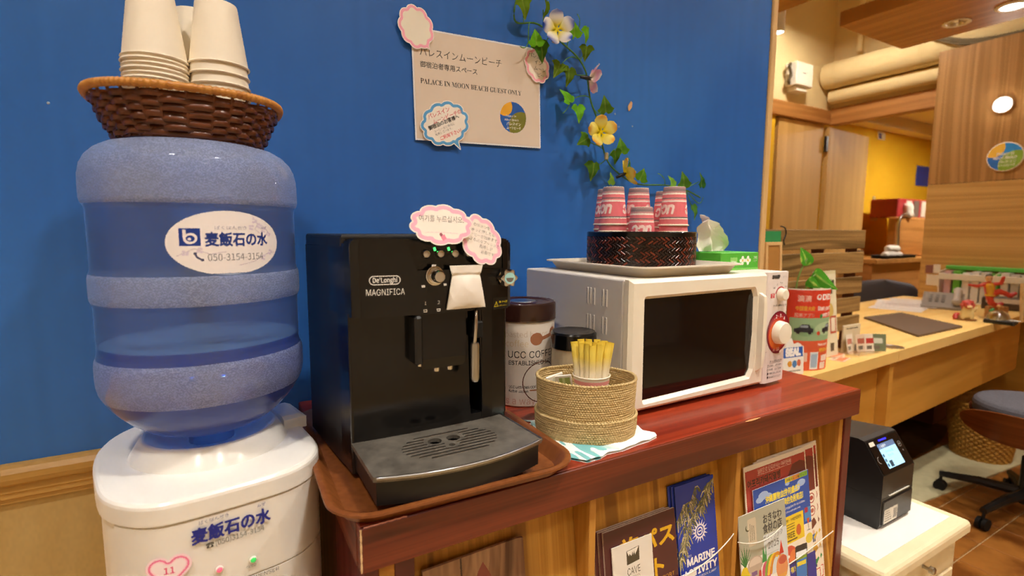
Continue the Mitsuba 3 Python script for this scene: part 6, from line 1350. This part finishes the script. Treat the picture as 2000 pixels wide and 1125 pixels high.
# chairs
M('mat_chair_fabric', lambda p, n, uv: mix(lin('#4a4a52'), lin('#5a5a62'), noise(p.x * 300, p.y * 300, p.z * 300)), 0.85, 0.3)
def swivel(name, x, y, zs, rot, label, back=True, r=.235):
    k = thing(name, label, 'chair'); m = rotz(rot, (x, y, 0))
    sp_ = affinity.scale(Point(0, 0).buffer(1, 20), r, r * .96)
    add('cushion', ext(sp_, zs, zs + .055, .025), 'mat_chair_fabric', smooth=40, parent=k, mtx=m)
    u, v = np.meshgrid(np.linspace(0, 2 * math.pi, 49), np.linspace(0, 1, 8), indexing='ij')
    r_ = (r + .01) * np.sin(v * math.pi / 2) ** .8; sx, sy, sz = r_ * np.cos(u), r_ * .96 * np.sin(u), zs - .022 + .030 * v ** 3
    i, j = np.meshgrid(np.arange(48), np.arange(7), indexing='ij'); q = (i * 8 + j).ravel(); f = np.c_[q, q + 8, q + 9, q + 1]; vv_ = np.stack([sx, sy, sz], -1).reshape(-1, 3)
    add('seat_shell', tm((np.vstack([vv_, vv_ - [0, 0, .010]]), np.vstack([f, f[:, ::-1] + len(vv_)]))), 'mat_dark_wood', smooth=True, parent=k, mtx=m)
    add('column', lathe([(0, .06), (.028, .06), (.028, .26), (.018, .27), (.018, zs - .03), (0, zs - .03)], 24), 'mat_black', smooth=40, parent=k, mtx=m)
    for i in range(5):
        a = math.radians(i * 72 + 20); d = np.array([math.cos(a), math.sin(a), 0])
        add('base_arm', tube([d * .02 + [0, 0, .105], d * .15 + [0, 0, .100], d * .29 + [0, 0, .080]], [.022, .019, .014], 8), 'mat_black', smooth=40, parent=k, mtx=m)
        ck_ = add('caster', cat_(*[mv(tube([np.array([0, -.055, s]), np.array([0, -.055, s + .014])], .0240, 18), 0, 0, 0) for s in (-.018, .004)], tube([(0, -.05, 0), (0, 0, 0)], .006, 8)), 'mat_black_matte', smooth=40, parent=k, mtx=m @ frame(d * .285 + [0, 0, .0805], d))
    if back:
        u, v = np.meshgrid(np.linspace(-1, 1, 25), np.linspace(0, 1, 14), indexing='ij')
        w = .21 * np.sqrt(np.clip(1 - (2 * v - 1) ** 4, 0, 1)) + .01; bx_ = u * w; by_ = .22 - .07 * u ** 2; bz_ = zs + .12 + v * .32
        i, j = np.meshgrid(np.arange(24), np.arange(13), indexing='ij'); q = (i * 14 + j).ravel(); f = np.c_[q, q + 14, q + 15, q + 1]; vv_ = np.stack([bx_, by_, bz_], -1).reshape(-1, 3); v2_ = vv_ + np.array([0, .035, 0])
        add('backrest', tm((np.vstack([vv_, v2_]), np.vstack([f[:, ::-1], f + len(vv_)]))), 'mat_chair_fabric', smooth=True, parent=k, mtx=m)
        add('back_post', tube(spline([(0, .02, zs - .02), (0, .20, zs - .01), (0, .27, zs + .08), (0, .262, zs + .28)], 16), .016, 8), 'mat_black', smooth=True, parent=k, mtx=m)
    return k
ck_ = swivel('swivel_chair', 2.930, .705, .445, 150, 'swivel chair with a curved dark plywood back in front of the desk', back=False, r=.205)
u, v = np.meshgrid(np.linspace(0, 2 * math.pi, 65), np.linspace(0.001, 1, 10), indexing='ij')
ey, ez2 = .195 * v * np.cos(u), .066 * v * np.sin(u); bxs = 2.665 + 1.6 * ey ** 2 - .25 * ez2
i, j = np.meshgrid(np.arange(64), np.arange(9), indexing='ij'); q = (i * 10 + j).ravel(); f = np.c_[q, q + 10, q + 11, q + 1]
vv_ = np.stack([bxs, .695 + ey, .427 + ez2 + .10 * ey * 0], -1).reshape(-1, 3); v2_ = vv_ + np.array([.012, 0, 0])
rimq = np.arange(64) * 10 + 9; rf_ = np.c_[rimq, rimq + 10, rimq + 10 + len(vv_), rimq + len(vv_)]
M('mat_ply', wood('#55290f', '#74401c', 1, 2, 1.0, 60), .25, .5)
add('backrest', tm((np.vstack([vv_, v2_]), np.vstack([f, f[:, ::-1] + len(vv_), rf_[:, ::-1]]))), 'mat_ply', smooth=40, parent=ck_)
add('back_post', tube(spline([(2.90, .705, .395), (2.80, .70, .388), (2.715, .697, .40), (2.682, .697, .43)], 16), .014, 8), 'mat_black', smooth=True, parent=ck_)
swivel('office_chair', 4.70, 2.10, .40, 115.5, 'grey upholstered office chair behind the reception desk')
# waste basket, floor mat, power plug
k = thing('waste_basket', 'woven golden waste basket on the floor mat under the desk', 'basket')
M('mat_gold_weave', lambda p, n, uv: mix(lin('#8a5f1e'), lin('#c08f3e'), fbm(p.x * 90, p.y * 90, p.z * 160, 2)), 0.45, 0.4)
GC = (3.535, 1.050)
for i in range(22):
    z = .012 + i * .0135; r0 = .122 + .036 * (i / 21); a = np.linspace(0, 2 * math.pi, 240, endpoint=False)
    r_ = r0 + .0035 * np.cos(a * 24 + (math.pi if i % 2 else 0))
    add('woven_row', tube(np.c_[GC[0] + r_ * np.cos(a), GC[1] + r_ * np.sin(a), np.full(240, z)], .003, 6, True, ry=.0074), 'mat_gold_weave', smooth=True, parent=k)
for i in range(48):
    a = i * 2 * math.pi / 48; add('stake', tube([(GC[0] + r_ * math.cos(a), GC[1] + r_ * math.sin(a), z) for r_, z in ((.122, .004), (.158, .300))], .003, 5), 'mat_gold_weave', parent=k)
a = np.linspace(0, 2 * math.pi, 240, endpoint=False)
add('rim', tube(np.c_[GC[0] + .159 * np.cos(a), GC[1] + .159 * np.sin(a), np.full(240, .305)], .0075 + .001 * np.cos(a * 60), 8, True), 'mat_gold_weave', smooth=True, parent=k)
add('base', lathe([(0, .002), (.124, .002), (.124, .008), (0, .008)], 40, (*GC, 0)), 'mat_gold_weave', parent=k)
M('mat_floor_mat', lambda p, n, uv: mix(lin('#a79f7c'), lin('#bdb592'), fbm(p.x * 30, p.y * 30, 0, 4)), 0.9, 0.1)
add('floor_mat', ext(Polygon([(2.20, 1.06), (2.66, .972), (3.62, .895), (3.86, .96), (3.86, 1.20), (3.45, 1.20), (2.55, 1.18)]).buffer(-.01).buffer(.01), .0006, .0065), 'mat_floor_mat', label='pale grey-green mat on the tiled floor under the desk', cat='mat')
M('mat_brown_mat', lambda p, n, uv: mix(lin('#47331c'), lin('#5d4526'), fbm(p.x * 40, p.y * 40, 0, 3)), 0.9, 0.1)
add('brown_mat', ext(Polygon([(2.45, 1.20), (3.40, 1.215), (3.9, 1.30), (3.8, 1.62), (2.6, 1.56)]), .0006, .0060), 'mat_brown_mat', label='dark brown mat beyond the pale mat under the desk', cat='mat')
k = thing('power_plug', 'small white plug with a cord lying on the floor by the desk end panel', 'plug')
add('plug', rbx(-.025, .025, -.016, .016, 0, .030, .006), 'mat_cream_plastic', smooth=40, parent=k, mtx=rotz(25, (3.05, 1.24, .0064)))
add('cord', tube(spline([(3.07, 1.25, .012), (3.2, 1.26, .0100), (3.3, 1.32, .0100), (3.45, 1.42, .0100)], 30), .0035, 6), 'mat_paint', color='#cfcabb', smooth=True, parent=k)

# ---------------------------------------------------------------- high up at the right, and the back room
k = thing('air_duct', 'thick cream pipe running under the ceiling behind the wood-clad wall', 'pipe')
add('pipe', tube([(4.535, 2.58, 2.508), (4.535, -1.0, 2.508)], .102, 48), 'mat_cream', smooth=40, parent=k)
for y in (2.50, 1.9): add('band', tube([(4.535, y, 2.508), (4.535, y - .02, 2.508)], .1045, 48), 'mat_cream', smooth=40, parent=k)
add('lower_pipe', tube([(4.590, 2.56, 2.346), (4.590, -1.0, 2.346)], .058, 40), 'mat_cream', smooth=40, label='thinner cream pipe running just below the thick pipe', cat='pipe')
for i, (dz, s_) in enumerate(((0, 1), (.02, 2), (.035, 3))):
    add('cable', tube(spline([(4.42 + .03 * i, 2.10, 2.640 + dz), (4.40 + .02 * i, 1.80, 2.56 + dz), (4.385, 1.60, 2.455 + dz * .8), (4.375 + .018 * i, 1.30, 2.442 + .006 * i), (4.372 + .018 * i, 1.0, 2.442 + dz * .3), (4.372 + .018 * i, .3, 2.442)], 60), .008, 6), 'mat_matte', color='#6a5c44', smooth=True, label=f'dark cable lying along the top of the wood-clad wall, {("lowest", "middle", "highest")[i]} of the bundle', cat='cable', group='cables above the wood wall')
k = thing('wall_box', 'cream electrical box high on the rear wall left of the thick pipe', 'electrical box')
add('casing', bx(3.985, 4.205, 2.50, 2.60, 2.355, 2.535, .006), 'mat_cream_plastic', parent=k)
add('cover_slot', bx(4.07, 4.11, 2.4975, 2.501, 2.450, 2.456), 'mat_matte', color='#7a705c', parent=k)
add('side_cables', tube(spline([(3.975, 2.55, 2.52), (3.955, 2.54, 2.48), (3.975, 2.54, 2.44), (3.955, 2.54, 2.40), (3.975, 2.55, 2.37)], 30), .012, 6), 'mat_matte', color='#4c402c', smooth=True, parent=k)
add('lower_cover', bx(4.02, 4.17, 2.52, 2.60, 2.320, 2.353, .004), 'mat_cream_plastic', parent=k)
k = thing('ceiling_spotlight', 'small white cylinder spotlight lit beside the edge of the blue wall', 'spotlight')
add('housing', lathe([(0, .16), (.030, .155), (.034, .14), (.034, .004), (.030, 0)], 28, (2.985, 2.005, 2.395)), 'mat_white_gloss', smooth=40, parent=k)
add('rod', tube([(2.985, 2.005, 2.55), (2.985, 2.005, 3.2)], .006, 8), 'mat_white_gloss', parent=k)
emitter('bulb', 2.985, 2.005, 2.398, .029, 26, (1, .88, .66), parent=k)
add('conduit', tube([(4.585, 2.36, 2.66), (4.585, 2.36, 3.19)], .018, 12), 'mat_cream', smooth=40, label='thin vertical cream conduit above the thick pipe', cat='pipe')
k = thing('back_counter', 'wooden counter with a raised board in the yellow back room', 'counter')
add('top', bx(5.10, 7.6, 2.35, 2.93, .925, .965, .003), 'mat_canopy', parent=k)
add('front', bx(5.12, 7.6, 2.39, 2.92, 0, .925, .002), 'mat_lintel', parent=k)
add('raised_board', bx(5.80, 6.9, 2.52, 2.60, .9655, 1.36, .01), 'mat_lintel', parent=k)
add('tube_rail', tube(spline([(5.74, 2.48, .97), (5.75, 2.48, 1.20), (5.79, 2.49, 1.35), (5.90, 2.50, 1.385), (6.1, 2.51, 1.385)], 40), .012, 8), 'mat_steel', smooth=True, parent=k)
k = thing('red_box', 'red box of papers on top of the raised board in the back room', 'box')
add('box', bx(5.86, 6.5, 2.55, 2.80, 1.361, 1.545, .006), 'mat_print', color='#9c2a2c', parent=k)
for i, c in enumerate(('#d8cdbc', '#6a5a4e', '#cfc2b2')): add('paper', bx(6.02 + .16 * i, 6.13 + .16 * i, 2.545, 2.549, 1.37, 1.53), 'mat_print', color=c, parent=k)
k = thing('bottle_ornament', 'small white rounded ornament in front of the red box', 'ornament')
add('body', lathe([(0, 1.3605), (.05, 1.3605), (.055, 1.38), (.050, 1.44), (.052, 1.47), (.035, 1.50), (0, 1.505)], 28, (6.02, 2.535, 0)), 'mat_cream_plastic', smooth=True, parent=k)
add('dark_tray', tray_mesh(.62, .140, .03, .03, .01, slope=.02), 'mat_black_matte', smooth=40, mtx=rotz(0, (5.60, 2.435, .9662)), label='dark tray holding white cloths on the counter of the back room', cat='tray')
for i, (x, y, z) in enumerate(((5.50, 2.425, .999), (5.63, 2.44, .999), (5.56, 2.43, 1.055))):
    add('rolled_cloth', blob([((x - .10, y, z), .030, (x + .10, y + .01, z), .030), ((x - .06, y, z + .004), .033, (x + .05, y, z), .034)], .02), 'mat_matte', color='#d8d2c4', smooth=True, label=('white rolled cloth on the dark tray, left one', 'white rolled cloth on the dark tray, right one', 'white rolled cloth topmost on the dark tray')[i], cat='cloth', group='white cloths on the dark tray')
add('switch_plate', bx(6.20, 6.33, 2.938, 2.952, 1.335, 1.445, .003), 'mat_print', color='#cfc09a', label='beige row of switches on the yellow wall beside the door', cat='switch')
add('thermostat', bx(6.20, 6.245, 2.938, 2.952, 1.475, 1.60, .003), 'mat_print', color='#b9b07e', label='slim pale control on the yellow wall above the switches', cat='switch')
k = thing('wall_sticker', 'small white sticker with a dark print at the top of the yellow wall', 'sticker')
add('sheet', bx(6.21, 6.36, 2.944, 2.952, 2.205, 2.285), 'mat_print', color='#d9cfae', parent=k); add('print', bx(6.225, 6.275, 2.940, 2.945, 2.215, 2.270), 'mat_print', color='#5d5a86', parent=k)
add('blue_notice', bx(7.14, 7.45, 2.944, 2.952, 1.76, 1.99), 'mat_print', color='#2c3f94', label='dark blue notice on the yellow wall beside the wood-clad wall', cat='notice')
